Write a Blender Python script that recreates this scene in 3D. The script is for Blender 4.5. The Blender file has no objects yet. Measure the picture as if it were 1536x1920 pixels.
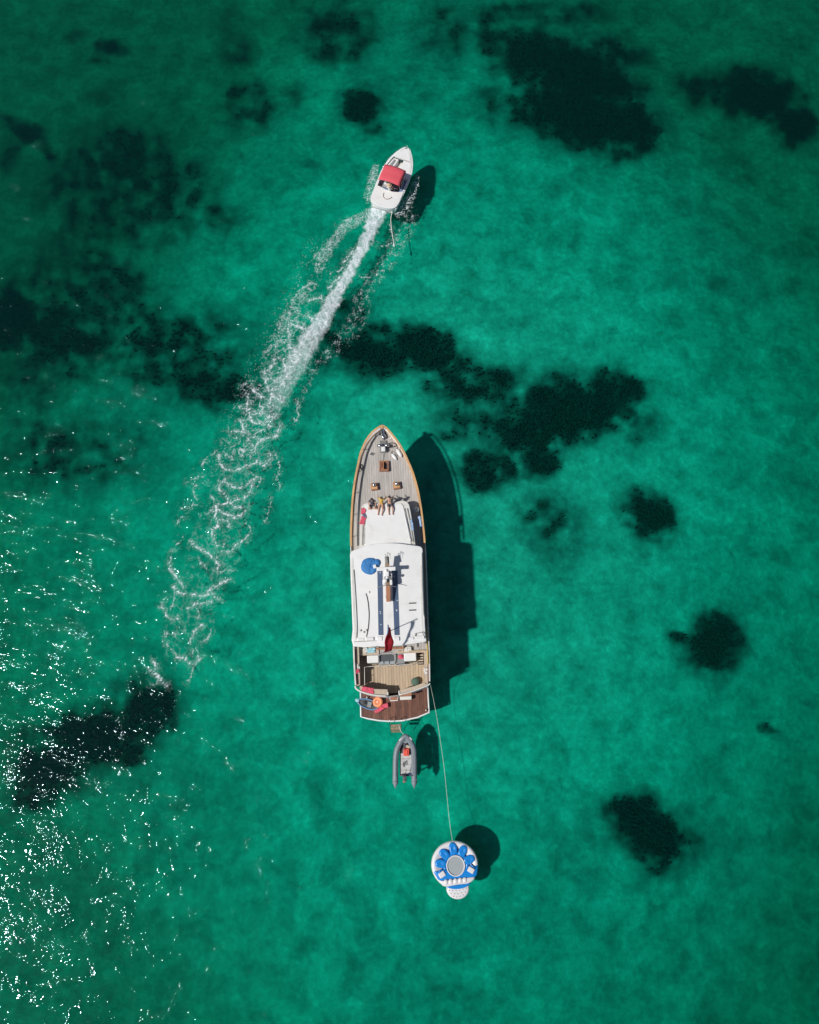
import bpy, bmesh, math, random
import numpy as np
from mathutils import Vector, Matrix
random.seed(7); rng = np.random.default_rng(11)
PI = math.pi
SC = bpy.context.scene
COL = SC.collection

# ------------------------------------------------------------------ camera, sky, sun, exposure
TILT = math.radians(15.0)          # the drone camera looks down and slightly towards the bows
FPX = 1423.0                       # focal length in pixels of the 1536 x 1920 photograph
CH = 57.0                          # height above the water
cd = bpy.data.cameras.new('drone_camera'); cam = bpy.data.objects.new('drone_camera', cd)
COL.objects.link(cam)
cam.location = (0, 0, CH); cam.rotation_euler = (TILT, 0, 0)
cd.sensor_fit = 'VERTICAL'; cd.sensor_height = 24.0; cd.lens = 24.0 * FPX / 1920.0
cd.clip_start = 0.5; cd.clip_end = 3000.0
SC.camera = cam

SUN_ZEN = math.radians(36.0)
SUN_DIR = Vector((-0.929 * math.sin(SUN_ZEN), -0.370 * math.sin(SUN_ZEN), math.cos(SUN_ZEN))).normalized()
w = bpy.data.worlds.new('World'); SC.world = w; w.use_nodes = True
wn = w.node_tree; wn.nodes.clear()
wo = wn.nodes.new('ShaderNodeOutputWorld'); wb = wn.nodes.new('ShaderNodeBackground'); ws = wn.nodes.new('ShaderNodeTexSky')
ws.sky_type = 'NISHITA'; ws.sun_disc = False
ws.sun_elevation = PI / 2 - SUN_ZEN; ws.sun_rotation = math.atan2(SUN_DIR.x, SUN_DIR.y) % (2 * PI)
wb.inputs['Strength'].default_value = 0.05
wn.links.new(ws.outputs[0], wb.inputs[0]); wn.links.new(wb.outputs[0], wo.inputs[0])
sl = bpy.data.lights.new('sun', 'SUN'); sl.energy = 3.6; sl.angle = math.radians(2.0); sl.color = (1, 0.965, 0.91)
so = bpy.data.objects.new('sun', sl); COL.objects.link(so)
so.location = SUN_DIR * 200; so.rotation_euler = SUN_DIR.to_track_quat('Z', 'Y').to_euler()
SC.view_settings.view_transform = 'Standard'; SC.view_settings.look = 'None'
SC.view_settings.exposure = 0.0; SC.view_settings.gamma = 1.0; SC.view_settings.use_curve_mapping = False
SC.cycles.volume_bounces = 0
SC.cycles.max_bounces = 8
SC.cycles.transparent_max_bounces = 12

# ------------------------------------------------------------------ survey: where a photographed point lies at height z
CT, ST = math.cos(TILT), math.sin(TILT)
def at(px, py, z=0.0):
    u = (px - 768) / FPX; v = (960 - py) / FPX
    dz = -CT + v * ST; k = (z - CH) / dz
    return Vector((u * k, (ST + v * CT) * k, z))
def to_px(X, Y, Z=0.0):
    dz = Z - CH
    dep = Y * ST - dz * CT; up = Y * CT + dz * ST
    return 768 + FPX * X / dep, 960 - FPX * up / dep

# ------------------------------------------------------------------ helpers
class MB:
    def __init__(s): s.v = []; s.f = []
    def quad_grid(s, rows, closed_u=False, cap=False):
        base = len(s.v); n = len(rows[0])
        for r in rows: s.v += [tuple(p) for p in r]
        for i in range(len(rows) - 1):
            for j in range(n if closed_u else n - 1):
                a = base + i * n + j; b = base + i * n + (j + 1) % n
                s.f.append((a, b, b + n, a + n))
        if cap:
            s.f.append(tuple(base + j for j in range(n))[::-1])
            s.f.append(tuple(base + (len(rows) - 1) * n + j for j in range(n)))
        return s
    def box(s, cx, cy, cz, sx, sy, sz, rz=0.0):
        c, q = math.cos(rz), math.sin(rz); b = len(s.v)
        for dz in (-1, 1):
            for dx, dy in ((-1, -1), (1, -1), (1, 1), (-1, 1)):
                x = dx * sx / 2; y = dy * sy / 2
                s.v.append((cx + x * c - y * q, cy + x * q + y * c, cz + dz * sz / 2))
        for f in ((3, 2, 1, 0), (4, 5, 6, 7), (0, 1, 5, 4), (1, 2, 6, 5), (2, 3, 7, 6), (3, 0, 4, 7)):
            s.f.append(tuple(b + i for i in f))
        return s
    def prism(s, pts, z0, z1):
        b = len(s.v); n = len(pts)
        g = lambda z, p: z(p) if callable(z) else z
        s.v += [(p[0], p[1], g(z0, p)) for p in pts] + [(p[0], p[1], g(z1, p)) for p in pts]
        area = sum(pts[i][0] * pts[(i + 1) % n][1] - pts[(i + 1) % n][0] * pts[i][1] for i in range(n))
        o = list(range(n)) if area > 0 else list(range(n))[::-1]
        s.f.append(tuple(b + n + i for i in o)); s.f.append(tuple(b + i for i in o[::-1]))
        for k in range(n):
            i, j = o[k], o[(k + 1) % n]
            s.f.append((b + i, b + j, b + n + j, b + n + i))
        return s
    def tube(s, pts, r, n=8, closed=False):
        pts = [Vector(p) for p in pts]; m = len(pts); rows = []
        up = Vector((0, 0, 1))
        for i, p in enumerate(pts):
            if closed: t = pts[(i + 1) % m] - pts[i - 1]
            else: t = pts[min(i + 1, m - 1)] - pts[max(i - 1, 0)]
            if t.length < 1e-9: t = Vector((0, 0, 1))
            t.normalize()
            a = t.cross(up)
            if a.length < 1e-3: a = t.cross(Vector((1, 0, 0)))
            a.normalize(); c = a.cross(t)
            rr = r[i] if isinstance(r, (list, tuple)) else r
            rows.append([p + a * (rr * math.cos(2 * PI * k / n)) + c * (rr * math.sin(2 * PI * k / n)) for k in range(n)])
        if closed: rows.append(rows[0])
        return s.quad_grid(rows, True, not closed)
    def lathe(s, cx, cy, prof, n=24, sx=1.0, sy=1.0, rz=0.0):
        c, q = math.cos(rz), math.sin(rz); rows = []
        for r, z in prof:
            row = []
            for k in range(n):
                x = r * sx * math.cos(2 * PI * k / n); y = r * sy * math.sin(2 * PI * k / n)
                row.append((cx + x * c - y * q, cy + x * q + y * c, z))
            rows.append(row)
        return s.quad_grid(rows, True, True)
    def ball(s, c, r, n=14, m=8, sx=1, sy=1, sz=1):
        prof = [(max(r * math.sin(PI * i / m), 0.0005), -r * math.cos(PI * i / m) * sz + c[2]) for i in range(m + 1)]
        return s.lathe(c[0], c[1], prof, n, sx, sy)
    def mesh(s, name, smooth=False):
        me = bpy.data.meshes.new(name); me.from_pydata(s.v, [], s.f); me.validate(); me.update()
        if smooth: me.polygons.foreach_set('use_smooth', [True] * len(me.polygons))
        return me

def link(o, parent=None):
    COL.objects.link(o)
    if parent is not None: o.parent = parent
    return o
def obj(name, mb, mat, parent=None, smooth=False, bevel=0.0, loc=None, rz=0.0, auto=None):
    me = mb if isinstance(mb, bpy.types.Mesh) else mb.mesh(name, smooth)
    if mat is not None and not me.materials: me.materials.append(mat)
    o = bpy.data.objects.new(name, me); link(o, parent)
    if loc is not None: o.location = loc
    if rz: o.rotation_euler = (0, 0, rz)
    if bevel:
        b = o.modifiers.new('bevel', 'BEVEL'); b.width = bevel; b.segments = 3; b.limit_method = 'ANGLE'; b.angle_limit = math.radians(40)
        b.harden_normals = False
    return o
def tag(o, label=None, cat=None, group=None, kind=None):
    if label: o['label'] = label
    if cat: o['category'] = cat
    if group: o['group'] = group
    if kind: o['kind'] = kind
    return o
def empty(name, loc, rz=0.0):
    o = bpy.data.objects.new(name, None); o.empty_display_size = 0.2
    o.location = loc; o.rotation_euler = (0, 0, rz); COL.objects.link(o); return o
def copy_tree(o, parent=None):
    c = o.copy(); COL.objects.link(c)
    if parent is not None: c.parent = parent
    for ch in list(o.children): copy_tree(ch, c)
    return c
def smooth_path(pts, k=4, closed=False):
    P = [Vector(p) for p in pts]; n = len(P); out = []
    for i in range(n if closed else n - 1):
        g = (lambda j: P[j % n]) if closed else (lambda j: P[max(0, min(n - 1, j))])
        a, b, c, d = g(i - 1), g(i), g(i + 1), g(i + 2)
        for q in range(k):
            t = q / k
            out.append(0.5 * ((2 * b) + (c - a) * t + (2 * a - 5 * b + 4 * c - d) * t * t + (3 * b - a - 3 * c + d) * t ** 3))
    if not closed: out.append(P[-1])
    return out

# ------------------------------------------------------------------ materials
def nodes(name):
    m = bpy.data.materials.new(name); m.use_nodes = True; nt = m.node_tree; nt.nodes.clear()
    out = nt.nodes.new('ShaderNodeOutputMaterial'); return m, nt, out
def N(nt, t, **kw):
    n = nt.nodes.new(t)
    for k, v in kw.items():
        if k.startswith('i_'):
            n.inputs[k[2:].replace('_', ' ')].default_value = v
        else: setattr(n, k, v)
    return n
def noise(nt, scale, detail=4, rough=0.55, dist=0.0, stretch=None, coord='Object'):
    tc = N(nt, 'ShaderNodeTexCoord'); mp = N(nt, 'ShaderNodeMapping')
    nt.links.new(tc.outputs[coord], mp.inputs[0])
    if stretch: mp.inputs['Scale'].default_value = stretch
    n = N(nt, 'ShaderNodeTexNoise'); n.inputs['Scale'].default_value = scale; n.inputs['Detail'].default_value = detail
    n.inputs['Roughness'].default_value = rough; n.inputs['Distortion'].default_value = dist
    nt.links.new(mp.outputs[0], n.inputs['Vector']); return n
def ramp(nt, src, stops):
    r = N(nt, 'ShaderNodeValToRGB'); e = r.color_ramp.elements
    while len(e) > 1: e.remove(e[-1])
    e[0].position = stops[0][0]; c = stops[0][1]; e[0].color = (*c, 1) if len(c) == 3 else c
    for p, c in stops[1:]:
        q = e.new(p); q.color = (*c, 1) if len(c) == 3 else c
    nt.links.new(src, r.inputs[0]); return r
def paint(name, col, rough=0.45, var=0.12, scale=3.0, metal=0.0, bump=0.0, stretch=None, rand=0.0, dirt=None, spec=0.5):
    m, nt, out = nodes(name)
    b = N(nt, 'ShaderNodeBsdfPrincipled'); b.inputs['Roughness'].default_value = rough; b.inputs['Metallic'].default_value = metal
    b.inputs['Specular IOR Level'].default_value = spec
    n = noise(nt, scale, 6, 0.62, 0.3, stretch)
    lo = tuple(c * (1 - var) for c in col); hi = tuple(min(1, c * (1 + var)) for c in col)
    if dirt: r = ramp(nt, n.outputs['Fac'], [(0.3, dirt), (0.42, lo), (0.7, hi)])
    else: r = ramp(nt, n.outputs['Fac'], [(0.3, lo), (0.7, hi)])
    c_out = r.outputs[0]
    if rand:
        oi = N(nt, 'ShaderNodeObjectInfo'); hs = N(nt, 'ShaderNodeHueSaturation')
        mr = N(nt, 'ShaderNodeMapRange'); mr.inputs['To Min'].default_value = 1 - rand; mr.inputs['To Max'].default_value = 1 + rand
        nt.links.new(oi.outputs['Random'], mr.inputs['Value']); nt.links.new(mr.outputs[0], hs.inputs['Value'])
        nt.links.new(c_out, hs.inputs['Color']); c_out = hs.outputs[0]
    nt.links.new(c_out, b.inputs['Base Color'])
    if bump:
        n2 = noise(nt, scale * 6, 5, 0.6, 0, stretch); bp = N(nt, 'ShaderNodeBump'); bp.inputs['Strength'].default_value = bump
        bp.inputs['Distance'].default_value = 0.02
        nt.links.new(n2.outputs['Fac'], bp.inputs['Height']); nt.links.new(bp.outputs[0], b.inputs['Normal'])
    nt.links.new(b.outputs[0], out.inputs[0]); return m
M = {}
M['white'] = paint('white_gelcoat', (0.80, 0.80, 0.79), 0.35, 0.03, 1.2, bump=0.05, dirt=(0.72, 0.71, 0.68))
M['white2'] = paint('cream_gelcoat', (0.70, 0.69, 0.64), 0.45, 0.06, 2.0, bump=0.08, dirt=(0.55, 0.53, 0.47))
M['hull'] = paint('hull_white_paint', (0.74, 0.75, 0.75), 0.3, 0.04, 0.8, dirt=(0.6, 0.6, 0.56))
M['bluehull'] = paint('motorboat_side_blue', (0.14, 0.25, 0.42), 0.3, 0.08, 2)
M['caprail'] = paint('varnished_teak', (0.62, 0.365, 0.17), 0.35, 0.22, 2.5, stretch=(1, .35, 1), bump=0.1)
M['deckgrey'] = paint('weathered_teak', (0.45, 0.42, 0.39), 0.75, 0.16, 3.0, stretch=(3, 0.35, 1), bump=0.3, rand=0.09)
M['decktan'] = paint('scrubbed_teak', (0.50, 0.385, 0.265), 0.7, 0.14, 3.0, stretch=(3, 0.35, 1), bump=0.3, rand=0.09)
M['deckred'] = paint('oiled_teak', (0.165, 0.066, 0.04), 0.45, 0.35, 3.5, stretch=(3, 0.5, 1), bump=0.3, rand=0.3)
M['caulk'] = paint('deck_caulking', (0.13, 0.115, 0.10), 0.8, 0.1)
M['caulkl'] = paint('pale_caulking', (0.2, 0.16, 0.125), 0.8, 0.1)
M['wood'] = paint('brown_wood', (0.36, 0.16, 0.085), 0.45, 0.25, 5, stretch=(1, .3, 1), bump=0.2)
M['mastwood'] = paint('mast_wood', (0.27, 0.185, 0.115), 0.5, 0.4, 6, stretch=(1, .3, 1), bump=0.2)
M['steel'] = paint('stainless_steel', (0.62, 0.62, 0.62), 0.25, 0.05, 4, metal=1.0)
M['dark'] = paint('black_rubber_and_shade', (0.025, 0.025, 0.028), 0.5, 0.2)  # rubber, and the painted-in darkness of hatch and stair well
M['glass'] = paint('tinted_glass', (0.02, 0.025, 0.03), 0.08, 0.1)
M['solar'] = paint('solar_cells', (0.085, 0.125, 0.205), 0.3, 0.06, 8)
M['grey'] = paint('grey_fabric', (0.27, 0.28, 0.28), 0.8, 0.12, 6, bump=0.2)
M['chain'] = paint('galvanised_steel', (0.3, 0.3, 0.29), 0.45, 0.3, 20, metal=0.6)
M['tan'] = paint('tan_cushion', (0.52, 0.43, 0.33), 0.85, 0.1, 5, bump=0.2)
M['blue'] = paint('blue_canvas', (0.035, 0.19, 0.47), 0.7, 0.12, 6, bump=0.4)
M['pink'] = paint('pink_towel', (0.68, 0.10, 0.155), 0.9, 0.14, 8, bump=0.5)
M['red'] = paint('red_canvas', (0.70, 0.095, 0.125), 0.8, 0.07, 3, bump=0.3)
M['flagred'] = paint('red_flag_cloth', (0.60, 0.05, 0.07), 0.8, 0.2, 6)
M['orange'] = paint('orange_vinyl', (0.80, 0.27, 0.11), 0.45, 0.1, 6)
M['redplastic'] = paint('red_plastic', (0.75, 0.09, 0.06), 0.35, 0.08, 6)
M['hyp'] = paint('grey_inflatable_rubber', (0.20, 0.235, 0.265), 0.5, 0.1, 3, bump=0.1)
M['hypd'] = paint('dark_grey_rubber', (0.07, 0.08, 0.09), 0.55, 0.15, 5)
M['floor'] = paint('dinghy_floor', (0.50, 0.51, 0.50), 0.6, 0.1, 5, dirt=(0.36, 0.36, 0.34))
M['vblue'] = paint('blue_vinyl', (0.012, 0.225, 0.64), 0.25, 0.06, 4, bump=0.05)
M['vwhite'] = paint('white_vinyl', (0.72, 0.70, 0.70), 0.3, 0.04, 4, bump=0.08)
M['mesh'] = paint('grey_mesh_floor', (0.33, 0.365, 0.38), 0.75, 0.05, 14)
M['green'] = paint('green_fabric', (0.085, 0.155, 0.115), 0.85, 0.12, 7, bump=0.3)
M['lblue'] = paint('light_blue_towel', (0.36, 0.52, 0.75), 0.9, 0.12, 9, bump=0.3)
M['cyan'] = paint('pale_turquoise_cloth', (0.33, 0.58, 0.66), 0.9, 0.2, 12, bump=0.3)
M['skin'] = paint('skin', (0.56, 0.33, 0.23), 0.5, 0.08, 5)
M['hair'] = paint('dark_hair', (0.04, 0.027, 0.02), 0.6, 0.3, 20)
M['hairb'] = paint('brown_hair', (0.1, 0.06, 0.035), 0.6, 0.3, 20)
M['straw'] = paint('straw_hat', (0.60, 0.47, 0.32), 0.85, 0.12, 18, bump=0.3)
M['shirtd'] = paint('dark_shirt', (0.08, 0.075, 0.095), 0.85, 0.15, 8)
M['shirty'] = paint('yellow_shirt', (0.66, 0.42, 0.09), 0.85, 0.1, 8)
M['shirtw'] = paint('white_shirt', (0.66, 0.64, 0.6), 0.85, 0.08, 8)
M['rope'] = paint('white_rope', (0.72, 0.72, 0.66), 0.8, 0.1, 20)
M['yellow'] = paint('yellow_strap', (0.6, 0.42, 0.07), 0.6, 0.1, 9)
M['antifoul'] = paint('antifouling_paint', (0.12, 0.04, 0.03), 0.7, 0.15)

def cloth(name, col):
    m, nt, out = nodes(name); a = N(nt, 'ShaderNodeBsdfDiffuse'); b = N(nt, 'ShaderNodeBsdfTranslucent'); mx = N(nt, 'ShaderNodeMixShader')
    n = noise(nt, 5, 4); r = ramp(nt, n.outputs['Fac'], [(0.3, tuple(c * .8 for c in col)), (0.7, col)])
    nt.links.new(r.outputs[0], a.inputs[0]); nt.links.new(r.outputs[0], b.inputs[0]); mx.inputs[0].default_value = .45
    nt.links.new(a.outputs[0], mx.inputs[1]); nt.links.new(b.outputs[0], mx.inputs[2]); nt.links.new(mx.outputs[0], out.inputs[0]); return m
M['flagcloth'] = cloth('thin_red_flag_cloth', (0.85, 0.09, 0.11))

# ------------------------------------------------------------------ numeric noise used to lay out seabed, seagrass and foam
_perm = rng.permutation(256)
_g = rng.normal(size=(256, 2)); _g /= np.linalg.norm(_g, axis=1)[:, None]
def perlin(x, y):
    xi = np.floor(x).astype(int); yi = np.floor(y).astype(int); xf = x - xi; yf = y - yi
    def gr(i, j, dx, dy):
        h = _perm[(_perm[i & 255] + j) & 255]; return _g[h, 0] * dx + _g[h, 1] * dy
    u = xf * xf * xf * (xf * (xf * 6 - 15) + 10); v = yf * yf * yf * (yf * (yf * 6 - 15) + 10)
    a = gr(xi, yi, xf, yf); b = gr(xi + 1, yi, xf - 1, yf); c = gr(xi, yi + 1, xf, yf - 1); d = gr(xi + 1, yi + 1, xf - 1, yf - 1)
    return (a + (b - a) * u) * (1 - v) + (c + (d - c) * u) * v
def fbm(x, y, o=4, g=0.5):
    t = 0; a = 1.0
    for i in range(o): t = t + a * perlin(x + 17.3 * i, y - 9.1 * i); x = x * 2.03; y = y * 2.03; a *= g
    return t
def sstep(a, b, x):
    t = np.clip((x - a) / (b - a), 0, 1); return t * t * (3 - 2 * t)

# ------------------------------------------------------------------ seabed
def bed_z(X, Y):                      # shallow sand flat, deepened on all sides to shape in a vignette's darkening
    X = np.asarray(X, float); Y = np.asarray(Y, float)
    ex = (X - 4.0) / 34.0; ey = (Y - 20.0) / 44.0
    r2 = 1.0 * ex * ex + 0.7 * ey * ey + 1.7 * (ex * ey) ** 2
    d = 1.72 + 1.9 * np.clip(r2, 0, 1.7) + 0.5 * sstep(0, 1, (-X - 4) / 34.0) * sstep(0.0, 1.0, (Y - 5) / 40)
    d = d + 0.22 * fbm(X * 0.07, Y * 0.07, 3) * sstep(0.02, 0.2, r2)
    return -d
def to_bed(px, py):
    z = -2.2
    for _ in range(5):
        p = at(px, py, z); z = float(bed_z(p.x, p.y))
    return p.x, p.y, z
GRASS = {   # photographed position of every meadow: (x, y, rx, ry, angle, density)
 'a': ('broad black-green seagrass meadow towards the top right corner, widest of all', [(1000,110,85,55,10,1),(1085,140,120,65,20,1),(1090,215,140,60,14,1),(1195,240,48,52,0,1),(930,60,60,55,0,.6),(840,60,60,60,0,.42),(960,200,75,45,10,.5),(1170,290,28,18,0,.6),(1150,95,70,30,20,.55),(1040,30,120,30,0,.45)]),
 'b': ('dark curved seagrass bed at the right edge near the top', [(1330,170,70,34,12,.65),(1420,180,90,46,14,1),(1492,235,42,40,40,1)]),
 'c': ('small round dark seagrass clump above the red-topped motorboat', [(676,200,42,36,0,1),(650,188,30,20,0,.6),(700,235,30,22,0,.45)]),
 'd': ('pale thin seagrass patch at the top edge left of the middle', [(632,60,74,64,0,.6),(600,95,40,22,0,.5)]),
 'e': ('faint ring of sparse seagrass left of the small round clump', [(468,200,60,48,0,.56),(440,185,18,34,0,.55),(545,180,22,24,0,.35)]),
 'f': ('sparse upright strip of seagrass at the top, left of the pale patch', [(440,95,34,44,0,.45),(438,40,32,40,0,.3)]),
 'g': ('little ragged seagrass tuft near the top left corner', [(208,90,30,20,0,.75),(140,68,22,12,0,.4),(185,120,22,10,0,.4),(190,180,36,18,0,.4)]),
 'h': ('slanting seagrass bank at the left edge a short way below the top', [(48,248,58,20,25,.75),(92,290,30,13,30,.6),(15,290,26,40,0,.5)]),
 'i': ('largest thin seagrass meadow in the upper left quarter, left of the wake', [(230,350,170,120,10,.56),(240,300,90,64,15,.7),(300,340,110,64,20,.62),(200,395,75,75,0,.56),(380,400,74,30,10,.52),(235,262,34,20,0,.5),(130,450,60,45,0,.4),(280,420,60,30,0,.35)]),
 'j': ('dark seagrass meadow at the left edge halfway up, darkest at its rim', [(20,600,70,60,10,.95),(110,630,100,60,10,.85),(150,600,190,120,10,.56),(200,540,90,64,0,.62),(60,700,85,50,0,.5),(40,760,60,50,0,.35),(150,480,80,40,0,.45)]),
 'k': ('patchy seagrass meadow touching the left side of the foam trail', [(310,640,110,56,0,.68),(350,680,140,80,0,.54),(400,600,50,36,0,.4),(400,728,85,38,8,.85),(330,700,90,44,0,.6),(420,760,60,26,0,.5)]),
 'l': ('thin seagrass area at the left edge below the foam trail bend', [(95,850,70,66,0,.56),(180,860,70,50,20,.5),(140,850,150,80,0,.4),(250,820,60,40,0,.36),(60,900,60,30,0,.3)]),
 'm': ('long black seagrass meadow beside the yacht bow, first one right of the wake', [(700,665,88,40,8,1),(790,655,80,42,15,1),(655,590,48,40,40,.5),(868,715,85,48,20,.72),(740,620,70,22,10,.6),(620,650,34,50,20,.5)]),
 'n': ('wide black seagrass meadow right of the yacht bow', [(1065,770,122,62,-6,1),(1150,745,58,55,0,.9),(985,815,70,50,0,.9),(1010,860,50,34,-20,.9),(900,885,44,42,20,.9),(942,885,30,40,0,.7),(878,790,64,46,0,.6),(1060,720,120,30,-8,.45),(1200,790,40,50,0,.4),(930,730,64,56,0,.66)]),
 'o': ('compact egg-shaped black seagrass clump right of the yacht', [(1218,965,54,44,28,1),(1190,940,30,20,10,.6)]),
 'p': ('faint sparse seagrass circle between the yacht shadow and the egg-shaped clump', [(1030,975,62,52,0,.52),(1040,1035,44,30,0,.28)]),
 'q': ('round black seagrass clump with a nib on its left, at the right edge', [(1338,1205,52,56,0,1),(1280,1196,30,15,10,.7)]),
 'r': ('slanting black seagrass clump in the lower right quarter', [(1190,1530,52,44,20,1),(1232,1575,58,52,30,1),(1295,1570,44,62,-20,.35),(1240,1630,46,22,0,.45)]),
 's': ('large black seagrass meadow under the sun glitter in the lower left', [(95,1440,66,56,-20,1),(180,1385,115,56,-14,1),(285,1330,56,50,0,.9),(62,1480,48,40,0,.8),(225,1405,46,36,0,.9),(60,1380,50,30,0,.4),(270,1290,60,26,0,.5)]),
 't': ('tiny lone seagrass tuft near the right edge, below the round clump with a nib', [(1440,1362,17,6,12,.8)]),
 'u': ('faint little seagrass spot left of the red-topped motorboat', [(585,313,16,9,0,.4),(505,345,18,10,0,.25)]),
 'v': ('faint solitary seagrass spot near the right edge above the middle', [(1345,535,30,20,20,.25)]),
}
def density(pxs, pys, blobs):
    d = np.zeros_like(pxs)
    for cx, cy, rx, ry, ang, s in blobs:
        a = math.radians(ang); dx = pxs - cx; dy = pys - cy
        u = (dx * math.cos(a) + dy * math.sin(a)) / rx; v = (-dx * math.sin(a) + dy * math.cos(a)) / ry
        r = np.sqrt(u * u + v * v)
        d = np.maximum(d, s * (1 - sstep(0.3, 1.62, r)))
    return d
def warp_px(px, py):
    return px + 15 * fbm(px / 50, py / 50, 4, .5), py + 15 * fbm(px / 50 + 40, py / 50 + 7, 4, .5)
def grass_density(px, py, blobs):
    wx, wy = warp_px(px, py)
    d = density(wx, wy, blobs)
    n = fbm(px / 30, py / 30, 3, 0.45) + 0.12 * fbm(px / 10 + 3, py / 10, 2)
    return np.clip(d + (0.5 * n) * sstep(0.05, 0.5, d) * (1 - 0.65 * sstep(.75, 1, d)), 0, 1)
ALLB = [b for _, bl in GRASS.values() for b in bl]

def grid_mesh(name, x0, x1, y0, y1, step, zfun, far=True):
    xs = np.arange(x0, x1 + 1e-6, step); ys = np.arange(y0, y1 + 1e-6, step)
    if far:   # coarse skirt out to the horizon
        ext = np.array([8, 25, 70, 200, 600, 1200.0])
        xs = np.concatenate([x0 - ext[::-1], xs, x1 + ext]); ys = np.concatenate([y0 - ext[::-1], ys, y1 + ext])
    X, Y = np.meshgrid(xs, ys); Z = zfun(X, Y)
    V = np.stack([X, Y, Z], -1).reshape(-1, 3); nx = len(xs); ny = len(ys)
    i = np.arange(ny - 1)[:, None] * nx + np.arange(nx - 1)[None]; F = np.stack([i, i + 1, i + 1 + nx, i + nx], -1).reshape(-1, 4)
    return V, F, X, Y
def np_mesh(name, V, F, smooth=True):
    me = bpy.data.meshes.new(name); me.vertices.add(len(V)); me.vertices.foreach_set('co', np.asarray(V, np.float32).ravel())
    k = F.shape[1]; me.loops.add(F.size); me.loops.foreach_set('vertex_index', F.astype(np.int32).ravel())
    me.polygons.add(len(F)); me.polygons.foreach_set('loop_start', np.arange(0, F.size, k, dtype=np.int32))
    me.polygons.foreach_set('loop_total', np.full(len(F), k, np.int32))
    if smooth: me.polygons.foreach_set('use_smooth', np.ones(len(F), bool))
    me.update(calc_edges=True); return me
V, F, X, Y = grid_mesh('seabed', -47, 47, -30, 77, 0.2, lambda X, Y: bed_z(X, Y) + 0.05 * fbm(X * 0.6, Y * 0.6, 3))
PXg, PYg = to_px(V[:, 0], V[:, 1], V[:, 2])
inside = (np.abs(V[:, 0]) < 50) & (V[:, 1] > -38) & (V[:, 1] < 90)
dens = np.where(inside, grass_density(np.clip(PXg, -400, 2000), np.clip(PYg, -400, 2400), ALLB), 0)
me = np_mesh('seabed', V, F)
at_ = me.attributes.new('litter', 'FLOAT', 'POINT'); at_.data.foreach_set('value', dens.astype(np.float32))
m, nt, out = nodes('sand_and_dead_leaf_litter')
b = N(nt, 'ShaderNodeBsdfPrincipled'); b.inputs['Roughness'].default_value = 0.95; b.inputs['Specular IOR Level'].default_value = 0.0
n1 = noise(nt, 0.09, 5, 0.6, 0.6); n2 = noise(nt, 0.5, 6, 0.62, 0.35); n3 = noise(nt, 2.2, 4, 0.6, 0.3)  # sand tones, with soft caustic light mottling mixed into the colour
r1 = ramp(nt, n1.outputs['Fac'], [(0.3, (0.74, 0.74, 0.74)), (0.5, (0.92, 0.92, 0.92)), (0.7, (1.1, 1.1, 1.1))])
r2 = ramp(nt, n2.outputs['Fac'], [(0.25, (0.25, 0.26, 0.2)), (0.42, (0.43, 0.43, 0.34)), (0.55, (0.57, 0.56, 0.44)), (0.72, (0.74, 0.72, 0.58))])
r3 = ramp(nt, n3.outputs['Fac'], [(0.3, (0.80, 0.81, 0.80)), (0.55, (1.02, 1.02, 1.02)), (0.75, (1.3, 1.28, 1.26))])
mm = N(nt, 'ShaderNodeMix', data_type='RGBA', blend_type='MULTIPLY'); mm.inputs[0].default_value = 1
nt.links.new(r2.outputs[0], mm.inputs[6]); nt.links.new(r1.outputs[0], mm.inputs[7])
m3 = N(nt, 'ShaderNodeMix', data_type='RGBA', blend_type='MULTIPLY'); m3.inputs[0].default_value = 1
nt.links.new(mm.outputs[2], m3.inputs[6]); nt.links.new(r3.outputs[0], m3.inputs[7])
atn = N(nt, 'ShaderNodeAttribute'); atn.attribute_name = 'litter'
lr = ramp(nt, atn.outputs['Fac'], [(0.0, (0, 0, 0)), (0.28, (0.43, 0.43, 0.43)), (0.6, (0.86, 0.86, 0.86)), (0.9, (0.985, 0.985, 0.985))])
m4 = N(nt, 'ShaderNodeMix', data_type='RGBA'); nt.links.new(lr.outputs[0], m4.inputs[0])
nt.links.new(m3.outputs[2], m4.inputs[6]); m4.inputs[7].default_value = (0.02, 0.022, 0.016, 1)
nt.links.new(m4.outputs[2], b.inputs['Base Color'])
nb = noise(nt, 1.6, 5, 0.6, 0.8); bp = N(nt, 'ShaderNodeBump'); bp.inputs['Strength'].default_value = 0.35; bp.inputs['Distance'].default_value = 0.2
nt.links.new(nb.outputs['Fac'], bp.inputs['Height']); nt.links.new(bp.outputs[0], b.inputs['Normal'])
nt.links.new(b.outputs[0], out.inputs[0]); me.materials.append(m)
tag(link(bpy.data.objects.new('seabed', me)), kind='structure')

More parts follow.
